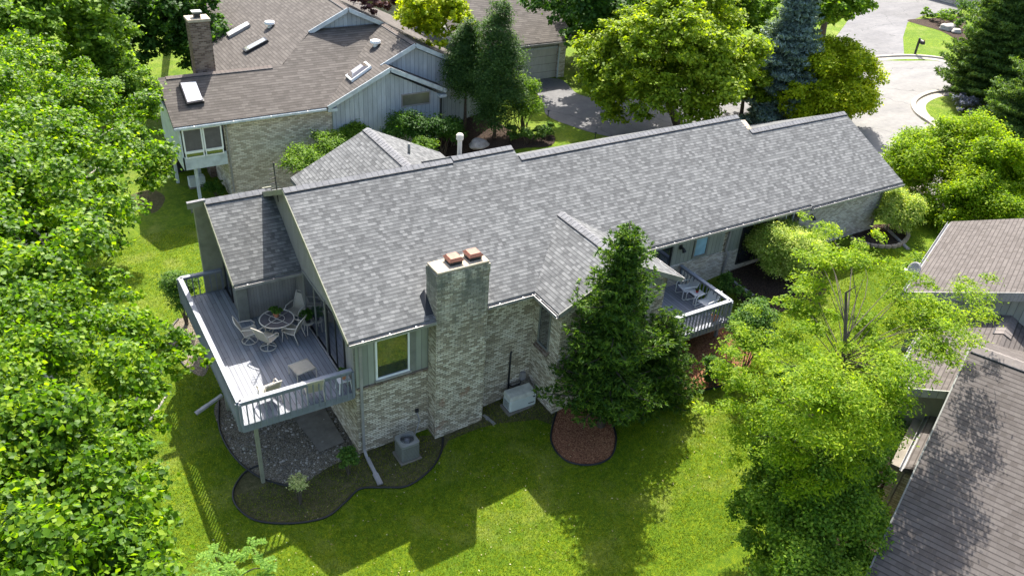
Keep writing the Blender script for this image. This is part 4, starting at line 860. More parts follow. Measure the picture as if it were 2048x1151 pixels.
dl = [(1560, 900, 3.6, .8), (1640, 960, 4, 1.0), (1560, 1010, 3.2, .8), (1700, 900, 4.2, .9), (1620, 1070, 3.2, .9), (1530, 960, 2.6, .6), (1700, 1040, 3.2, .9), (1730, 960, 3.4, .7), (1620, 1150, 3, .9), (1540, 1090, 2.3, .7), (1690, 1130, 2.6, .7), (1660, 820, 4.6, .8), (1730, 850, 4.2, .6), (1590, 930, 4, .8), (1500, 1020, 2.2, .6), (1580, 1130, 2.4, .8), (1660, 1010, 3.8, .9), (1540, 900, 3.4, .6)]
tree('young_maple', gp(1640, 1060), lp(dl, .85), 'dense mid-green broadleaf tree under the locust at the lower right', 'under', tr=.11, k=30, size=.09, cr=.5, asp=.7, up=.55, cover=1.25, sp=(8, .5))
# round variegated shrubs along the house
def shrub(px, py, r, h, label, leaf, n=9, size=.09, dens=22, k=26, asp=.6, up=.6, cover=.75, cat='shrub', stems=5, group=None, name='shrub', lr=.5, clip=None, cr=.38, zc=None):
    b = gp(px, py); t = thing(name, b, label, cat, group); c = b + [0, 0, zc or h * .55]; mb = MB(); lobes = ell(c, (r, r, h * .5), n, lr, zmin=-.85)
    for i in range(stems):
        q = lobes[i % len(lobes)][0]; limb(mb, b + RNG.normal(size=3) * [r * .08, r * .08, 0] - [0, 0, .05], q, .018 + r * .008, .006, 3, .05, 5)
    mb.build('stems', M['bark'], t); foliage('foliage', lobes, L[leaf], t, cover=cover * (dens / 22) ** .5, k=k, cr=cr, size=size, asp=asp, up=up, clip=clip); return t
wc = lambda P: (P[:, 1] > .62) & (P[:, 2] < 5)
shrub(1553, 548, 1.5, 2.3, 'large rounded variegated yellow-green shrub against the house wall, nearer the side deck', 'var', 22, .075, 60, 34, .55, clip=wc, cover=1.0, lr=.42)
shrub(1778, 462, 1.15, 1.9, 'rounded variegated shrub in the block-edged ring at the far end of the house', 'var', 16, .085, 44, 30, .55, lr=.42, clip=lambda P: (P[:, 1] > .36) & (P[:, 2] < 5) & (P[:, 0] < 24.8))
shrub(1815, 400, .9, 1.6, 'pale variegated shrub behind the round one at the house corner', 'var', 9, .12, 20, 26, .5)
tree('spreading_tree', gp(1925, 425), ell(pz(1932, 362, 4.0), (3.7, 3.5, 2.3), 20, .4), 'wide low yellow-green tree above the right neighbour roof beside the street', 'locust', sp=(8, .5), k=30, size=.13, asp=.55, tr=.12, cr=.42, up=.7)
# front-yard trees
tree('maple_tree', gp(1360, 252), ell(pz(1322, 125, 6.8), (4.8, 4.4, 3.7), 30, .36, zmin=-.8), 'large light green maple standing over the shared driveway', 'maple', k=44, size=.19, tr=.24, cr=.42, up=.6)
tree('golden_maple', gp(1640, 258), ell(pz(1655, 185, 4.6), (3.0, 2.9, 2.5), 18, .4), 'yellow-gold leaved small tree behind the far roof ridge', 'yellow', k=30, size=.15, tr=.12, cr=.45, sp=(8, .5), cover=1.15)
conifer('blue_spruce', gp(1545, 240), 11.5, 2.1, 'tall silvery blue spruce between the maple and the golden tree', 'blue', size=.27, asp=.36, dens=1.15, jag=.25, step=.34, droop=-.3, upt=.3)
tree('small_tree', gp(1482, 235), ell(pz(1490, 165, 4.6), (1.9, 1.9, 1.6), 10, .45), 'small light green tree in the shade beside the blue spruce', 'maple', k=30, size=.17, tr=.11, cr=.42)
conifer('norway_spruce', gp(1958, 205), 10.5, 3.0, 'tall dark spruce beyond the kerb at the upper right', 'norway', size=.26, asp=.3, dens=1.3, jag=.28, step=.33, pw=.6)
conifer('norway_spruce', gp(2055, 290), 7.5, 3.0, 'dark spruce at the right edge beside the taller one', 'norway', size=.26, asp=.3, dens=1.3, jag=.28, step=.33, pw=.6)
tree('shade_tree', gp(1640, 95), ell(pz(1655, 15, 8.5), (3.2, 3.2, 2.6), 14, .42), 'green leafy tree at the top edge beside the far driveway', 'light', k=40, size=.24, tr=.26, cr=.42)
tree('shade_tree', gp(1195, 120), ell(pz(1165, 50, 5), (2.8, 3, 3.2), 14, .42), 'dark green tree behind the garage of the brown-roofed house', 'dark', k=40, size=.22, tr=.2, cr=.42)
tree('shade_tree', gp(1250, 60), ell(pz(1230, 0, 8), (5, 4, 3), 14, .42), 'deep green tree beyond the maple at the top edge', 'dark', k=36, size=.24, tr=.2, cr=.42)
tree('shade_tree', gp(1450, 90), ell(pz(1455, 30, 5), (4.2, 3.4, 3.0), 14, .42), 'green tree behind the maple and the blue spruce', 'light', k=36, size=.24, tr=.2, cr=.42)
tree('golden_tree', gp(868, 92), ell(pz(870, 42, 7.2), (2.2, 2, 1.9), 11, .45), 'bright yellow tree between the roofs behind the arborvitae', 'yellow', k=30, size=.2, tr=.1, cr=.42)
tree('plum_tree', gp(735, -20), ell(pz(738, -12, 7.8), (1.8, 1.8, 1.2), 9, .45), 'purple-leaved plum tree over the brown roof at the top edge', 'purple', k=30, size=.22, tr=.12, cr=.42)
# arborvitae pair
for (px, py, h, r, lab) in ((928, 262, 6.0, 1.1, 'left arborvitae column with bare stems beside the blue-grey gable'), (988, 276, 7.0, 1.35, 'right arborvitae column, taller and denser, next to the garage')):
    b = gp(px, py); lobes = [(b + [RNG.normal() * .12, RNG.normal() * .12, z], (r * q, r * q, .8)) for z, q in zip(np.linspace(2.3 if r < 1.2 else 1.1, h - .5, 8), (.75, .95, 1, 1, .95, .85, .68, .42))]
    tree('arborvitae', b, lobes, lab, 'arb', cat='arborvitae', tr=.09, k=30, size=.14, asp=.4, cr=.36, up=.9, twigs=0, sp=None, cover=1.3)
shrub(905, 292, .75, 1.5, 'dark low shrub at the foot of the arborvitae, beside the gable wall', 'arb', 8, .13, 16, 30)
# shrubs between the two houses
def bush_at(px, py, z, r, h, label, leaf, size=.12, n=9):
    c = pz(px, py, z); b = np.array([c[0], c[1], G(c[0])]); t = thing('shrub', b, label, 'shrub'); lobes = ell(c, (r, r, h), n, .5); mb = MB()
    for i in range(6): limb(mb, b + RNG.normal(size=3) * [.1, .1, 0], lobes[i][0], .03, .008, 3, .05, 5)
    mb.build('stems', M['bark'], t); foliage('foliage', lobes, L[leaf], t, cover=.6, k=22, size=size, asp=.6, up=.8, cr=.5)
for q in ((612, 325, 2.4, 1.0, .9, 'light green spreading shrub nearest the tan brick wall'), (655, 300, 2.5, 1.0, .9, 'light green shrub behind the small hipped roof, beside the brick wall'), (705, 278, 2.4, .9, .8, 'light green shrub behind the peak of the small front roof'), (782, 258, 2.5, .9, .8, 'yellow-green shrub right of the small front roof peak'), (850, 298, 2.6, .7, .5, 'small yellow-green shrub low behind the right slope of the front roof')): bush_at(*q, 'light')
for q in ((820, 262, 2.9, 1.3, .8, 'deep green glossy shrub under the small window of the gable'), (885, 262, 2.9, 1.0, .8, 'deep green shrub at the corner of the blue-grey gable')): bush_at(*q, 'dark', .13, 11)
b = shrub(1045, 262, 1.15, 2.2, 'vase-shaped grey-green shrub with many bare stems beside the driveway', 'light', 9, .11, 10, 20, name='vase_shrub', stems=16, zc=1.75, cr=.45)
for i, q in enumerate(((1022, 282, .45, .8, 'small clipped shrub at the left of the bed before the driveway'), (1052, 288, .5, .8, 'small clipped shrub in the middle of the bed before the driveway'), (1082, 284, .5, .8, 'small clipped shrub at the right of the bed before the driveway'), (1095, 272, .4, .7, 'small brownish shrub nearest the grass strip by the driveway'))): shrub(*q, 'shrub', 6, .09, 24, 30)
# trees at the upper left
tree('woodland_tree', gp(265, 120), ell(pz(250, 70, 4.6), (4.6, 4, 4), 20, .36), 'dark tree mass behind the chimney of the brown-roofed house, left one', 'dark', k=42, size=.24, tr=.25, cr=.42)
tree('woodland_tree', gp(335, 90), ell(pz(335, 60, 4.6), (3.6, 4, 3.8), 16, .38), 'dark tree directly behind the chimney of the brown-roofed house', 'dark', k=42, size=.24, tr=.25, cr=.42)
tree('woodland_tree', gp(430, 40), ell(pz(440, 15, 4.6), (3.0, 3, 2.4), 12, .4), 'lighter green tree left of the high brown roof at the top edge', 'light', k=36, size=.22, tr=.2, cr=.42)
tree('woodland_tree', gp(100, 160), ell(pz(80, 50, 8.5), (4.4, 4, 3.4), 18, .38), 'bright green tree in the upper left corner', 'light', k=42, size=.22, tr=.25, cr=.42)
tree('woodland_tree', gp(205, 280), ell(pz(215, 185, 6.2), (2.1, 2.3, 1.8), 12, .42), 'fine-leaved pale green tree beside the porch of the brown-roofed house', 'light', k=34, size=.14, tr=.16, cr=.42)
for i, (px, py) in enumerate(((-120, 40), (30, -60), (180, -90), (330, -70), (560, -120), (760, -110), (960, -90), (1150, -80), (1330, -90), (1500, -60))):
    tree('backdrop_tree', gp(px, py), ell(gp(px, py) + [0, 0, 6.5], (5.5, 5, 4.5), 12, .45), ['rounded', 'broad', 'tall', 'leafy', 'bushy', 'dense', 'shady', 'full-crowned', 'spreading', 'deep green'][i] + ' tree in the far row beyond the roofs' + (', at the left' if px < 400 else ', at the centre' if px < 1000 else ', at the right'), 'dark', k=34, size=.34, tr=.28, cr=.42, twigs=0)
# small plants of the beds
shrub(372, 648, .62, 1.9, 'small open shrub with pale leaves and bare stems left of the raised deck', 'shrub', 8, .075, 30, 20, zc=1.4, stems=9, cr=.45)
shrub(697, 948, .28, .95, 'small leafy sapling by the house corner under the deck', 'shrub', 5, .075, 60, 14, stems=5, zc=.7)
b = shrub(600, 1005, .3, 1.0, 'spindly little shrub tipped with creamy blossom in the soil bed', 'petal', 4, .06, 8, 9, stems=9, zc=.85, cover=.5, cat='shrub')
shrub(1488, 735, .75, 2.5, 'upright green shrub at the corner of the side deck', 'shrub', 10, .085, 26, 28, zc=1.6, stems=7)
shrub(1425, 770, .6, 1.0, 'low glossy shrub in the mulch right of the low spruce', 'dark', 7, .09, 28, 26)
shrub(1560, 790, .55, 1.1, 'loose light green shrub under the left limbs of the locust', 'light', 7, .09, 22, 20)
for q in ((1448, 585, .45, .8, 'low perennial clump behind the side deck rail'), (1480, 600, .4, .6, 'low perennial clump beside the downspout pipe'), (1515, 625, .45, .5, 'low dark clump at the edge of the dark mulch')): shrub(*q, 'shrub', 5, .09, 24, 26)
shrub(433, 392, .55, .8, 'small bush under the porch of the brown-roofed house', 'dark', 6, .11, 20, 26)
shrub(1775, 925, .6, 1.6, 'dark evergreen bush by the brick wall of the lower right house', 'dark', 8, .09, 26, 34)
shrub(1690, 905, .6, 1.5, 'green bush between the locust trunk and the brick wall', 'shrub', 8, .09, 26, 30)
shrub(1880, 600, .5, 1.3, 'small green shrub beside the gutter of the upper right roof', 'light', 6, .09, 22, 24)
shrub(1825, 560, .5, 1.1, 'small green shrub below the satellite dish', 'light', 6, .09, 22, 24)
for q in ((1847, 35, .5, .8), (1865, 42, .5, .7), (1885, 50, .9, 1.3), (1905, 42, .6, .9), (1925, 30, .9, 1.3), (1915, 60, .6, .9), (1948, 80, 1.1, 1.5)): shrub(*q, 'small bed shrub by the far driveway, ' + {1847: 'leftmost', 1865: 'second from the left', 1885: 'bright and round, left of the stone', 1905: 'behind the stone', 1925: 'tall one by the house corner', 1915: 'right of the stone', 1948: 'low one nearest the spruce'}[q[0]], 'light' if q[0] in (1847, 1885, 1948) else 'shrub', 6, .16, 9, 26)
for q in ((1925, 222, 1.0, .8, 'lavender-blue clump at the foot of the tall spruce'), (1965, 240, 1.0, .8, 'lavender-blue clump farther right under the spruces')): shrub(*q, 'lav', 6, .16, 9, 30)
# bare twiggy bush
b = gp(1770, 960); t = thing('bare_bush', b, 'bare greyish twiggy bush beside the brick wall at the lower right', 'bush'); mb = MB()
for i in range(70):
    d = unit(RNG.normal(size=3) + [0, 0, 1.1]); e = b + d * RNG.uniform(.5, 1.5); limb(mb, b + d * .1, e, .016, .006, 3, .04, 4); limb(mb, b + (e - b) * .6, e + RNG.normal(size=3) * .25, .008, .004, 2, .02, 4)
mb.build('branches', M['twig'], t)
# ferny sumac at the bottom edge
b = gp(440, 1180); t = thing('sumac', b, 'ferny sumac sapling with arching fronds at the bottom edge left of centre', 'sapling'); mb = MB(); Pn = []; Tn = []
for px, py, z in ((500, 1095, 2.3), (460, 1130, 2.4), (520, 1135, 2.0), (430, 1110, 2.4), (470, 1165, 2.3), (420, 1150, 2.4), (545, 1150, 1.8)):
    hub = pz(px, py, z); limb(mb, b, hub, .03, .012, 4, .05, 5)
    for _ in range(7):
        a = RNG.uniform(0, 6.28); d = np.array([math.cos(a), math.sin(a), .15]); sd = np.array([-d[1], d[0], 0]); l = RNG.uniform(.3, .5)
        for s_ in np.linspace(.15, 1, 13):
            c = hub + d * l * s_ - np.array([0, 0, l * .35 * s_ * s_]) + [0, 0, .1]
            for sg in (1, -1): Pn.append(c + sd * sg * .05); Tn.append(sd * sg + d * .5)
mb.build('stems', M['bark'], t); leaf_mesh('fronds', np.array(Pn), RNG.normal(size=(len(Pn), 3)) * .25 + [0, 0, 1], .11, .3, L['fern'], t, .03, np.array(Tn))
# real grass blades over the lawn that shows
import itertools
def inpoly(x, y, poly):
    r = np.zeros(len(x), bool); n = len(poly)
    for i in range(n):
        x0, y0 = poly[i][:2]; x1, y1 = poly[(i + 1) % n][:2]
        r ^= ((y0 > y) != (y1 > y)) & (x < (x1 - x0) * (y - y0) / (y1 - y0 + 1e-12) + x0)
    return r
def blades(n, x0, x1, y0, y1, hh, ww):
    x = RNG.uniform(x0, x1, n); y = RNG.uniform(y0, y1, n); bad = ((x > -.1) & (x < 24.9) & (y > -.05) & (y < 10)) | ((x > 2.3) & (x < 4.4) & (y > -.7) & (y < 0)) | ((x > 6.3) & (x < 10.8) & (y > -1.7) & (y < 1)) | ((x > 9.5) & (x < 25) & (y > 9) & (y < 40) & (y > 14.5))
    for o in [o for o in COL.objects if o.name.endswith(('bed', 'slab', 'driveway', 'street'))]:
        pass
    for pg in BEDS: bad |= inpoly(x, y, pg)
    x = x[~bad]; y = y[~bad]; n = len(x); z = np.interp(x, GX, GZ); a = RNG.uniform(0, 6.28, n); le = RNG.normal(size=(n, 2)) * hh * .6; h_ = hh * RNG.uniform(.5, 1.3, n)
    V = np.empty((n, 3, 3)); cx = np.cos(a) * ww; cy = np.sin(a) * ww
    V[:, 0] = np.stack([x - cx, y - cy, z - .004], 1); V[:, 1] = np.stack([x + cx, y + cy, z - .004], 1); V[:, 2] = np.stack([x + le[:, 0], y + le[:, 1], z + h_], 1); return V
g5 = lambda pts: [tuple(q) for q in smooth(gpoly(pts), 5)]
BEDS = [g5([(438, 800), (440, 860), (470, 915), (520, 955), (575, 972), (610, 965), (655, 935), (700, 915), (722, 905), (700, 820), (560, 760)]), [tuple(q) for q in sb], g5([(1108, 838), (1103, 880), (1130, 920), (1180, 930), (1220, 915), (1232, 880), (1225, 850), (1180, 820), (1135, 805)]),
        g5([(1240, 800), (1290, 808), (1340, 790), (1420, 775), (1470, 760), (1500, 730), (1500, 690), (1470, 650), (1400, 660), (1300, 700)]), g5([(1450, 560), (1480, 600), (1540, 625), (1610, 610), (1650, 585), (1640, 540), (1560, 510), (1465, 540)]), g5([(352, 640), (337, 668), (345, 700), (372, 735), (410, 750), (420, 690), (385, 640)]),
        g5([(1705, 476), (1740, 490), (1790, 492), (1812, 475), (1805, 455), (1770, 448), (1720, 455)])]
BB = BEDS; BEDS = [b_ for i, b_ in enumerate(BB) if i != 1]
Vs = blades(16000, -5, 2.4, -3.6, .2, .05, .012); kp_ = inpoly(Vs[:, 2, 0], Vs[:, 2, 1], BB[1]); Vs = Vs[kp_]; BEDS = BB
V = np.concatenate([Vs, blades(150000, -6, 14, -9, 0, .045, .011), blades(60000, -8, 0, 0, 18, .05, .014), blades(50000, 11, 24, -6, 1, .05, .013)])
me = bpy.data.meshes.new('grass'); n = len(V); me.vertices.add(n * 3); me.vertices.foreach_set('co', V.ravel()); me.loops.add(n * 3); me.loops.foreach_set('vertex_index', np.arange(n * 3, dtype=np.int32))
me.polygons.add(n); me.polygons.foreach_set('loop_start', np.arange(n, dtype=np.int32) * 3); me.polygons.foreach_set('loop_total', np.full(n, 3, np.int32)); me.update(calc_edges=True); me.materials.append(L['grass'])
link('grass', me, kind='stuff', label='short mown grass blades over the sunny lawn', cat='grass')

# ================================================================ FURNITURE AND SMALL THINGS
K = .93
def sling(w_, prof, th=.02):
    mb = MB(); vs = []; n = len(prof)
    for y, z in prof: vs += [(-w_ / 2, y, z), (w_ / 2, y, z)]
    for y, z in prof: vs += [(-w_ / 2, y, z - th), (w_ / 2, y, z - th)]
    f = []
    for i in range(n - 1):
        a = 2 * i; b = 2 * (n + i); f += [(a, a + 1, a + 3, a + 2), (b, b + 2, b + 3, b + 1), (a, a + 2, b + 2, b), (a + 1, b + 1, b + 3, a + 3)]
    f += [(0, 2 * n, 2 * n + 1, 1), (2 * n - 2, 2 * n - 1, 4 * n - 1, 4 * n - 2)]
    return mb.add(vs, f)
def make_chair(label, swivel=False, low=False, fr='cream', sg='sling', group=None):
    t = thing('patio_chair', (0, 0, 0), label, 'chair', group); k = K; s0 = .36 if low else .42
    back = [(-.20, s0 - .02), (-.24, s0 + .12), (-.33, s0 + .34), (-.42, s0 + .52)]
    seat = [(.27, s0 + .03), (.2, s0 + .035), (0, s0 - .01), (-.20, s0 - .02)]
    P = lambda L_: [(y * k, z * k) for y, z in L_]
    sling(.5 * k, P(seat)).build('seat', M[sg], t, smooth=False); sling(.48 * k, P(back)).build('backrest', M[sg], t)
    for sx in (-1, 1):
        x = sx * .27 * k
        MB().tube([(x, y * k, z * k) for y, z in [(.29, s0 + .02)] + seat[1:] + back[1:] + [(-.45, s0 + .57)]], .017, 6).build('side_rail', M[fr], t, smooth=True)
        MB().tube([(sx * .27 * k, -.30 * k, (s0 + .26) * k), (sx * .30 * k, -.1 * k, (s0 + .25) * k), (sx * .31 * k, .16 * k, (s0 + .23) * k), (sx * .30 * k, .26 * k, (s0 + .14) * k), (sx * .27 * k, .24 * k, s0 * k)], .018, 6).build('armrest', M[fr], t, smooth=True)
        if not swivel:
            for y, y2 in ((.24, .29), (-.2, -.34)): MB().tube([(x, y * k, s0 * k), (x * 1.04, y2 * k, 0)], .017, 6).build('leg', M[fr], t, smooth=True)
    MB().tube([(-.27 * k, -.45 * k, (s0 + .57) * k), (0, -.47 * k, (s0 + .6) * k), (.27 * k, -.45 * k, (s0 + .57) * k)], .017, 6).build('top_rail', M[fr], t, smooth=True)
    MB().tube([(-.27 * k, .27 * k, (s0 + .01) * k), (.27 * k, .27 * k, (s0 + .01) * k)], .014, 6).build('front_bar', M[fr], t)
    if swivel:
        b = MB().tube([(.27 * k * math.cos(a), .27 * k * math.sin(a), .02) for a in np.linspace(0, 6.283, 20, endpoint=False)], .016, 6, True).build('swivel_ring', M[fr], t, smooth=True)
        s_ = MB().tube([(0, 0, .1), (0, 0, (s0 - .05) * k)], .03, 8)
        for a in range(4): s_.tube([(0, 0, .12), (.27 * k * math.cos(a * 1.5708 + .6), .27 * k * math.sin(a * 1.5708 + .6), .03)], .014, 5)
        s_.build('pedestal', M[fr], t)
    return t
def at_deck(px, py, dz=0): p = pz(px, py, zd + dz + .003); return (p[0], p[1], zd + .003)
GT = 'beige sling chairs round the patio table'; GD = 'beige sling chairs by the deck rail'
tb = at_deck(554, 640, .6)
def face(p, q): return math.atan2(q[1] - p[1], q[0] - p[0]) - math.pi / 2
c1_ = make_chair('beige swivel chair at the round table, the one nearest the left rail', True, group=GT); p = at_deck(500, 681); c1_.location = p; c1_.rotation_euler.z = face(p, tb) 
p = at_deck(537, 694); copy_thing(c1_, p, face(p, tb) - .25, 'beige swivel chair on the lawn side of the round table, its back to us', GT)
c2_ = make_chair('beige four-legged chair right of the round table, nearest the sliding door', group=GT); p = at_deck(587, 678); c2_.location = p; c2_.rotation_euler.z = face(p, tb) + .1
p = at_deck(594, 640); copy_thing(c2_, p, face(p, tb), 'beige chair at the back of the round table, by the board wall', GT)
p = at_deck(541, 800); copy_thing(c2_, p, R(8), 'beige chair in the sun behind the front rail of the large deck', GD)
p = at_deck(628, 794); copy_thing(c2_, p, R(-4), 'beige chair in front of the square footstool, behind the front rail', GD)
# round table
t = thing('patio_table', tb, 'round beige patio table with mesh top and cross bars among the chairs', 'table'); bx = Vector(tb); zt_ = .66; rr = .56
circ = lambda r_, z, n=28: [bx + Vector((r_ * math.cos(a), r_ * math.sin(a), z)) for a in np.linspace(0, 6.283, n, endpoint=False)]
MB().lathe([(rr - .01, zt_ - .012), (rr - .01, zt_)], bx, 28).build('tabletop', M['screen'], t)
mb = MB().tube(circ(rr, zt_), .022, 6, True); mb.tube(circ(.25, zt_ + .005), .012, 5, True)
for a in range(2): d = Vector((math.cos(a * 1.571 + .5), math.sin(a * 1.571 + .5), 0)) * rr; mb.tube([bx - d + Vector((0, 0, zt_ + .004)), bx + d + Vector((0, 0, zt_ + .004))], .011, 5)
mb.build('table_frame', M['cream'], t, smooth=True)
for a in range(4): d = Vector((math.cos(a * 1.571 + .5), math.sin(a * 1.571 + .5), 0)); MB().tube([bx + d * rr * .8 + Vector((0, 0, zt_)), bx + d * rr * .35 + Vector((0, 0, .35)), bx + d * rr * .75], .017, 6).build('leg', M['cream'], t, smooth=True)
def potted(name, base, r, h, label, pot, leaf, lr, size=.07, asp=.35, n=7, cat='potted plant'):
    b = Vector(base); t = thing(name, b, label, cat); MB().lathe([(r * .7, 0), (r, h), (r * 1.08, h), (r * 1.08, h + .02)], b, 14).build('pot', M[pot], t, smooth=False)
    foliage('foliage', ell(np.array(b) + [0, 0, h + lr * .55], (lr, lr, lr * .8), n, .5), L[leaf], t, cover=1.1, k=16, size=size, asp=asp, up=.4); return t
potted('potted_fern', (tb[0] + .02, tb[1] + .12, tb[2] + zt_ + .012), .1, .14, 'bushy green fern in a brown pot on the round table', 'clay', 'shrub', .2, n=8)
# plant stand
p = at_deck(618, 664); t = thing('plant_stand', p, 'small beige round plant stand beside the sliding door', 'plant stand'); b = Vector(p)
MB().lathe([(.19, .4), (.19, .42)], b, 18).build('stand_top', M['cream'], t)
for a in range(3): d = Vector((math.cos(a * 2.094), math.sin(a * 2.094), 0)) * .17; MB().tube([b + d + Vector((0, 0, .4)), b + d * 1.15], .013, 5).build('leg', M['cream'], t)
potted('potted_plant', (p[0], p[1], p[2] + .422), .11, .16, 'dark leafy plant in a pot on the small round stand', 'dark', 'dark', .22, n=8)
# square footstool
p = at_deck(606, 750); b = Vector(p); t = thing('footstool', p, 'square beige mesh footstool in front of the right-hand rail chair', 'footstool')
a_ = R(8); u = Vector((math.cos(a_), math.sin(a_), 0)); v = Vector((-u.y, u.x, 0)); co_ = [b + u * sx * .32 + v * sy * .3 + Vector((0, 0, .34)) for sx, sy in ((-1, -1), (1, -1), (1, 1), (-1, 1))]
MB().prism(co_, (0, 0, -.02)).build('seat', M['sling'], t); MB().tube(co_, .018, 6, True).build('rim', M['cream'], t, smooth=True)
for q in co_: MB().tube([q, (q.x, q.y, b.z)], .016, 6).build('leg', M['cream'], t)
# small white stool with plant
p = at_deck(688, 778); b = Vector(p); t = thing('side_stool', p, 'small white plastic stool in the corner of the large deck', 'stool')
MB().box(b.x - .2, b.x + .2, b.y - .18, b.y + .18, b.z + .4, b.z + .425).build('seat', M['white'], t, bevel=.006)
for sx in (-1, 1):
    for sy in (-1, 1): MB().beam((b.x + sx * .17, b.y + sy * .15, b.z + .4), (b.x + sx * .21, b.y + sy * .18, b.z), .04, .025).build('leg', M['white'], t)
potted('potted_plant', (b.x, b.y, b.z + .426), .1, .13, 'reddish-leaved plant on the white stool by the rail', 'clay', 'shrub', .18)
# right deck set
def make_patio(label):
    t = thing('lounge_chair', (0, 0, 0), label, 'chair', 'white sling chairs on the side deck'); k = K
    sling(.5 * k, [(y * k, z * k) for y, z in ((.3, .40), (.1, .37), (-.2, .35))]).build('seat', M['slingw'], t)
    sling(.5 * k, [(y * k, z * k) for y, z in ((-.2, .35), (-.3, .6), (-.37, .8), (-.38, .9))]).build('backrest', M['slingw'], t)
    for sx in (-1, 1):
        x = sx * .29 * k; MB().tube([(x, -.26 * k, .58 * k), (x, .3 * k, .58 * k), (x, .36 * k, .52 * k), (x, .36 * k, .08 * k), (x, .3 * k, .02), (x, -.3 * k, .02)], .019, 6).build('arm_frame', M['white'], t, smooth=True)
        MB().tube([(x * .93, .3 * k, .4 * k), (x * .93, -.2 * k, .36 * k), (x * .93, -.39 * k, .92 * k)], .015, 6).build('side_rail', M['white'], t, smooth=True)
    MB().tube([(-.29 * k, -.3 * k, .02), (.29 * k, -.3 * k, .02)], .017, 6).build('floor_bar', M['white'], t); return t
q1 = at_deck(1372, 591); q2 = at_deck(1412, 620); q0 = at_deck(1390, 603)
l1 = make_patio('white sling chair on the side deck nearest the house'); l1.location = q1; l1.rotation_euler.z = R(78)
copy_thing(l1, q2, R(96), 'white sling chair on the side deck at the outer corner')
t = thing('side_table', q0, 'small white table between the two white chairs', 'table'); b = Vector(q0)
MB().box(b.x - .24, b.x + .24, b.y - .2, b.y + .2, b.z + .4, b.z + .42).build('tabletop', M['slingw'], t, bevel=.006)
for s_ in (-1, 1): MB().tube([(b.x - .22, b.y + s_ * .2, b.z + .4), (b.x - .3, b.y + s_ * .2, b.z + .34), (b.x - .3, b.y + s_ * .2, b.z + .06), (b.x - .22, b.y + s_ * .2, b.z + .02), (b.x + .25, b.y + s_ * .2, b.z + .02)], .016, 6).build('leg_frame', M['white'], t, smooth=True)
potted('flower_pot', (b.x, b.y, b.z + .421), .06, .08, 'little red pot with a plant on the white side table', 'redp', 'dark', .07, size=.04)
p = at_deck(1428, 640); potted('clay_planter', p, .13, .22, 'terracotta planter with orange stems in the corner of the side deck', 'clay', 'shrub', .15)
# air conditioner
p = gp(812, 905); ax, ay, az = 1.32, -.82, G(1.3); t = thing('air_conditioner', (ax, ay, az), 'square grey louvred air conditioner with round top fan beside the chimney', 'air conditioner'); h_ = .31
MB().box(ax - .37, ax + .37, ay - .35, ay + .35, az - .02, az + .05).build('pad', M['slab'], t)
MB().box(ax - h_, ax + h_, ay - h_, ay + h_, az + .052, az + .66).build('louvred_body', M['fan'], t, bevel=.05)
mb = MB(); n = 24; sq = []; ci = []
for i in range(n):
    a = 6.2832 * (i + .5) / n; m = max(abs(math.cos(a)), abs(math.sin(a))); sq.append((ax + math.cos(a) / m * (h_ + .01), ay + math.sin(a) / m * (h_ + .01))); ci.append((ax + .23 * math.cos(a), ay + .23 * math.sin(a)))
vs = [(x, y, az + .64) for x, y in sq] + [(x, y, az + .72) for x, y in sq] + [(x, y, az + .735) for x, y in ci] + [(x, y, az + .60) for x, y in ci]
mb.add(vs, [(r_ * n + i, r_ * n + (i + 1) % n, (r_ + 1) * n + (i + 1) % n, (r_ + 1) * n + i) for r_ in range(3) for i in range(n)]); mb.build('top_cover', M['steel'], t)
MB().lathe([(.225, .662), (.225, .668)], (ax, ay, az), 24).build('fan_well', M['dark'], t)
MB().lathe([(.095, .668), (.095, .72), (.06, .75), (.02, .76)], (ax, ay, az), 16).build('fan_hub', M['hub'], t, smooth=True)
mb = MB()
for r_ in (.12, .155, .19, .22): mb.tube([(ax + r_ * math.cos(a), ay + r_ * math.sin(a), az + .735) for a in np.linspace(0, 6.283, 24, endpoint=False)], .004, 4, True)
mb.build('fan_grille', M['steel'], t)
for k_ in range(3):
    a = k_ * 2.094; d = Vector((math.cos(a), math.sin(a), 0)); e_ = Vector((-d.y, d.x, 0)); o_ = Vector((ax, ay, az + .69)); mb = MB().prism([o_ + d * .06 - e_ * .03, o_ + d * .2 - e_ * .07, o_ + d * .2 + e_ * .07 + Vector((0, 0, .02)), o_ + d * .06 + e_ * .03 + Vector((0, 0, .02))], (0, 0, .006)); mb.build('fan_blade', M['dark'], t)
# standby generator
gx, gy, gz = 5.68, -.62, G(5.7); t = thing('generator', (gx, gy, gz), 'pale grey-green box-shaped standby generator with weathered lid against the brick wall', 'generator')
MB().box(gx - .6, gx + .6, gy - .3, gy + .3, gz - .05, gz + .05).build('pad', M['slab'], t)
MB().prism([(gx - .53, gy - .25, gz + .05), (gx + .53, gy - .25, gz + .05), (gx + .53, gy + .25, gz + .05), (gx - .53, gy + .25, gz + .05)], (0, 0, .5)).build('enclosure', M['pale'], t, bevel=.05)
mb = MB(); mb.add([(gx + x, gy + y, gz + z) for x, y, z in ((-.55, -.27, .53), (.55, -.27, .53), (.55, .27, .53), (-.55, .27, .53), (-.5, -.2, .66), (.5, -.2, .66), (.5, .24, .70), (-.5, .24, .70))], [(3, 2, 1, 0), (4, 5, 6, 7), (0, 1, 5, 4), (1, 2, 6, 5), (2, 3, 7, 6), (3, 0, 4, 7)])
mb.build('lid', M['lid'], t, bevel=.03)
mb = MB()
for i in range(5): mb.box(gx - .536, gx - .53, gy - .15, gy + .15, gz + .15 + i * .06, gz + .17 + i * .06)
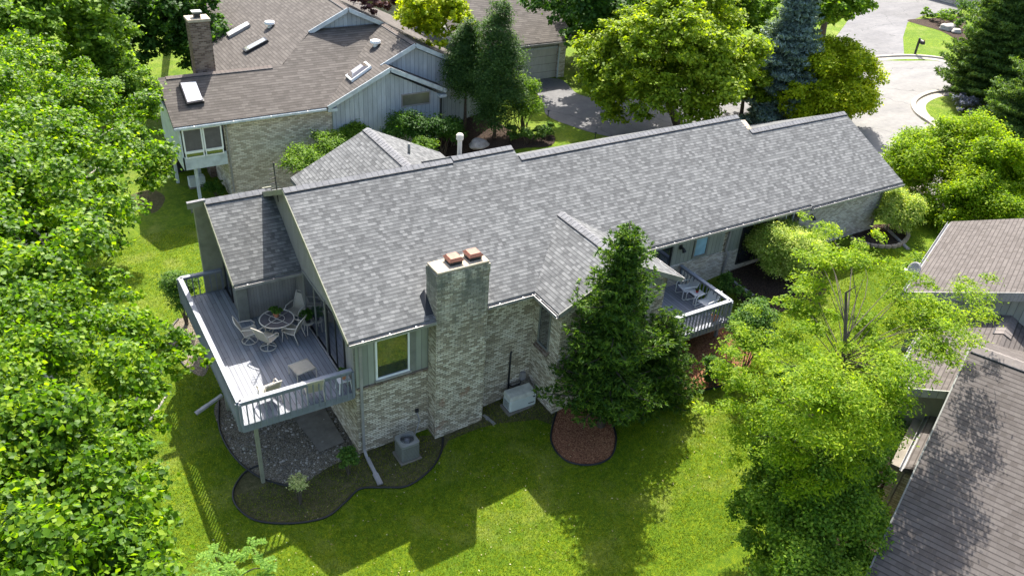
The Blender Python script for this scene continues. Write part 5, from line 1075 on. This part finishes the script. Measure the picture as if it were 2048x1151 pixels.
mb.build('louvre', M['dark'], t); MB().box(gx + .2, gx + .45, gy - .262, gy - .25, gz + .2, gz + .23).build('badge', M['dark'], t); MB().box(gx + .38, gx + .46, gy - .27, gy - .25, gz + .44, gz + .48).build('latch', M['dark'], t)
# loose downspout extensions on the grass
def extension(a, b, label, h=.06, pipe='spout', dz=0):
    a = Vector(a); b = Vector(b); t = thing('drain_extension', a, label, 'drain pipe'); MB().beam(a, b, .11, .08).build('pipe', M[pipe], t)
    e = (b - a).normalized(); MB().beam(b - e * .42, b + e * .05, .17, .05).build('splash_end', M[pipe], t)
extension((.12, -.42, .12), (*gp(760, 968)[:2], .06), 'taupe drain pipe running from the house corner to the winding edging')
extension((4.4, -.38, .2), (*gp(990, 848)[:2], .2), 'short drain pipe beside the chimney pointing at the lawn')
extension((15.85, .45, G(15.85) + .08), (*gp(1504, 590)[:2], G(15.4) + .06), 'grey drain pipe crossing the dark mulch by the side deck')
extension((*gp(1768, 455)[:2], G(24) + .07), (*gp(1815, 498)[:2], G(22) + .05), 'grey drain pipe crossing the block-edged ring bed')
extension((*gp(448, 812)[:2], .35), (*gp(396, 836)[:2], .05), 'pale drain pipe sticking out from beneath the raised deck')
# satellite dish on the right neighbour
dp = RW(a0[0] + .9, e1 + .0, 4.85); t = thing('satellite_dish', dp, 'grey satellite dish with white receiver arm on the eave of the upper right roof', 'satellite dish')
cdir = Vector(pz(1800, 528, 5.0)) - dp; cdir = (Vector((-.85, .15, .35))).normalized(); cc = dp + Vector((-.05, .05, .42)); mb = MB()
Z = cdir; X = Z.cross(Vector((0, 0, 1))).normalized(); Y = Z.cross(X); rings = []
for i in range(5):
    r_ = .3 * i / 4
    for k_ in range(20): a = 6.283 * k_ / 20; rings.append(cc + X * r_ * math.cos(a) * .85 + Y * r_ * math.sin(a) + Z * (.5 * r_ * r_ - .03))
rings += [p + Z * -.015 for p in rings[80:100]]
mb.add(rings, [(i * 20 + k_, i * 20 + (k_ + 1) % 20, (i + 1) * 20 + (k_ + 1) % 20, (i + 1) * 20 + k_) for i in range(5) for k_ in range(20)]); mb.build('dish', M['spout'], t, smooth=True)
MB().tube([dp + Vector((.1, -.1, 0)), dp + Vector((.08, 0, .25)), cc - Z * .05], .022, 6).build('mast', M['dark'], t); MB().tube([cc - Vector((0, 0, .25)) + Z * .02, cc + Z * .42 - Vector((0, 0, .14))], .014, 6).build('arm', M['white'], t)
q = cc + Z * .45 - Vector((0, 0, .12)); MB().box(q.x - .06, q.x + .06, q.y - .07, q.y + .07, q.z - .05, q.z + .06).build('receiver', M['white'], t, bevel=.015)
# mailbox
b = Vector(gp(1829, 111)); t = thing('mailbox', b, 'black mailbox on a post on the grass by the far kerb', 'mailbox')
MB().box(b.x - .06, b.x + .06, b.y - .06, b.y + .06, b.z - .1, b.z + 1.3).build('post', M['dark'], t); mb = MB(); M4 = Matrix.Translation(b + Vector((.2, -.12, 1.0))) @ Matrix.Rotation(R(-30), 4, 'Z')
pr = [(-.12, -.1), (.12, -.1), (.12, .06), (.08, .14), (0, .17), (-.08, .14), (-.12, .06)]; mb = MB(M4); mb.prism([(x, -.28, z) for x, z in pr], (0, .56, 0)); mb.build('box', M['dark'], t); MB(M4).box(.13, .14, -.1, .05, .0, .2).build('flag', M['redp'], t)
# bin, rocks, timber, lights
b = Vector(gp(1909, 449)); t = thing('wheeled_bin', b, 'green plastic bin under the wide low tree by the upper right roof', 'bin')
MB().prism([(b.x - .24, b.y - .24, b.z), (b.x + .24, b.y - .24, b.z), (b.x + .26, b.y + .26, b.z), (b.x - .26, b.y + .26, b.z)], (0, 0, .85)).build('body', M['bin'], t, bevel=.03); MB().prism([(b.x - .29, b.y - .3, b.z + .86), (b.x + .29, b.y - .3, b.z + .86), (b.x + .29, b.y + .3, b.z + .9), (b.x - .29, b.y + .3, b.z + .9)], (0, 0, .07)).build('lid', M['bin'], t, bevel=.02)
def rock(px, py, r, label, cat='stone'):
    b = gp(px, py); bm = bmesh.new(); bmesh.ops.create_icosphere(bm, subdivisions=3, radius=1)
    for v in bm.verts:
        n_ = v.co.normalized(); k_ = 1 + .18 * math.sin(3 * n_.x + px) * math.cos(4 * n_.y + py) + .1 * math.sin(7 * n_.z + px); v.co = Vector((v.co.x * r * k_ * 1.3, v.co.y * r * k_, v.co.z * r * k_ * .7)) + Vector(b) + Vector((0, 0, r * .3))
    me = bpy.data.meshes.new('boulder'); bm.to_mesh(me); bm.free(); me.materials.append(M['rock']); me.polygons.foreach_set('use_smooth', [True] * len(me.polygons)); link('boulder', me, None, label=label, cat=cat)
rock(957, 294, .42, 'pale boulder in the dark mulch behind the white flue pipe'); rock(1895, 60, .55, 'round boulder among the shrubs by the far driveway')
rock(1912, 66, .35, 'smaller stone right of the boulder by the far driveway'); rock(1700, 985, .16, 'reddish stone at the foot of the bare twiggy bush'); rock(1740, 1020, .2, 'stone beside the timber edging at the lower right')
mb = MB(); a = Vector(gp(1728, 1050)); b = Vector(gp(1775, 1092)); mb.beam(a + Vector((0, 0, .12)), b + Vector((0, 0, .12)), .16, .26); tag(mb.build('timber_edging', M['timber'], bevel=.01), 'weathered timber beam edging the bed by the near right roof', 'timber')
for px, py, lab in ((1096, 233, 'small dark path light at the left of the curved driveway edge'), (1190, 278, 'small dark path light near the roof ridge on the grass strip')):
    b = Vector(gp(px, py)); t = thing('path_light', b, lab, 'light'); MB().tube([b, b + Vector((0, 0, .32))], .02, 6).build('stake', M['dark'], t); MB().lathe([(.03, .3), (.08, .34), (.03, .4)], b, 10).build('lamp_head', M['dark'], t)
b = Vector(pz(411, 512, 1.35)); b.z = G(b.x); t = thing('stub_post', b, 'dark post with a pale rust-coloured cap beyond the deck beside the olive wall', 'post'); zz = 1.35 - b.z
MB().tube([b, b + Vector((0, 0, zz))], .08, 10).build('post', M['bark'], t); MB().lathe([(.1, zz), (.1, zz + .05)], b, 10).build('cap', M['clay'], t)
b = Vector(gp(395, 372)) ; t = thing('window_unit', b, 'white box-shaped unit on the slab under the porch of the brown-roofed house', 'unit'); MB().box(b.x - .4, b.x + .4, b.y - .2, b.y + .2, b.z + .05, b.z + .55).build('case', M['pale'], t, bevel=.03); MB().box(b.x - .42, b.x + .42, b.y - .25, b.y + .25, b.z, b.z + .045).build('pad', M['slab'], t)
# loose stones over the gravel under the deck
bm = bmesh.new(); pg = BEDS[0]; cnt = 0
for _ in range(9000):
    x = RNG.uniform(-4.5, .3); y = RNG.uniform(-2.2, 4)
    if cnt > 1500 or not inpoly(np.array([x]), np.array([y]), pg)[0]: continue
    r = abs(RNG.normal()) * .014 + .013; cnt += 1; m4 = Matrix.Translation((x, y, G(x) + .012 + r * .3)) @ Matrix.Rotation(RNG.uniform(0, 6), 4, 'Z') @ Matrix.Diagonal((1.3, 1, .6, 1)); bmesh.ops.create_icosphere(bm, subdivisions=1, radius=r, matrix=m4)
me = bpy.data.meshes.new('pebbles'); bm.to_mesh(me); bm.free()
t_ = NT('pebble'); g_ = t_.n('NewGeometry'); me.materials.append(t_.done(t_.ramp(g_.outputs['Random Per Island'], [(0, (.08, .07, .055)), (.6, (.17, .15, .12)), (1, (.42, .38, .32))]), .85)); link('pebbles', me, kind='stuff', label='loose pale pebbles over the gravel under the raised deck', cat='pebbles')

# fallen leaves and bits of straw near the beds
n = 420; x = RNG.uniform(-5, 11, n); y = RNG.uniform(-7, -.8, n); P_ = np.stack([x, y, np.interp(x, GX, GZ) + .03], 1)
kp_ = ~(((x > 2.3) & (x < 4.4) & (y > -.8)) | ((x > 6.3) & (x < 10.8) & (y > -1.7)))
leaf_mesh('fallen_leaves', P_[kp_], RNG.normal(size=(int(kp_.sum()), 3)) * .3 + [0, 0, 1], .055, .5, m_leaf('dry_leaf', (.14, .10, .04), (.35, .28, .14), (.6, .55, .35), tr=.1, trc=1), None, .1, kind='stuff', label='scattered dry leaves and straw on the lawn and beds', cat='leaf litter')
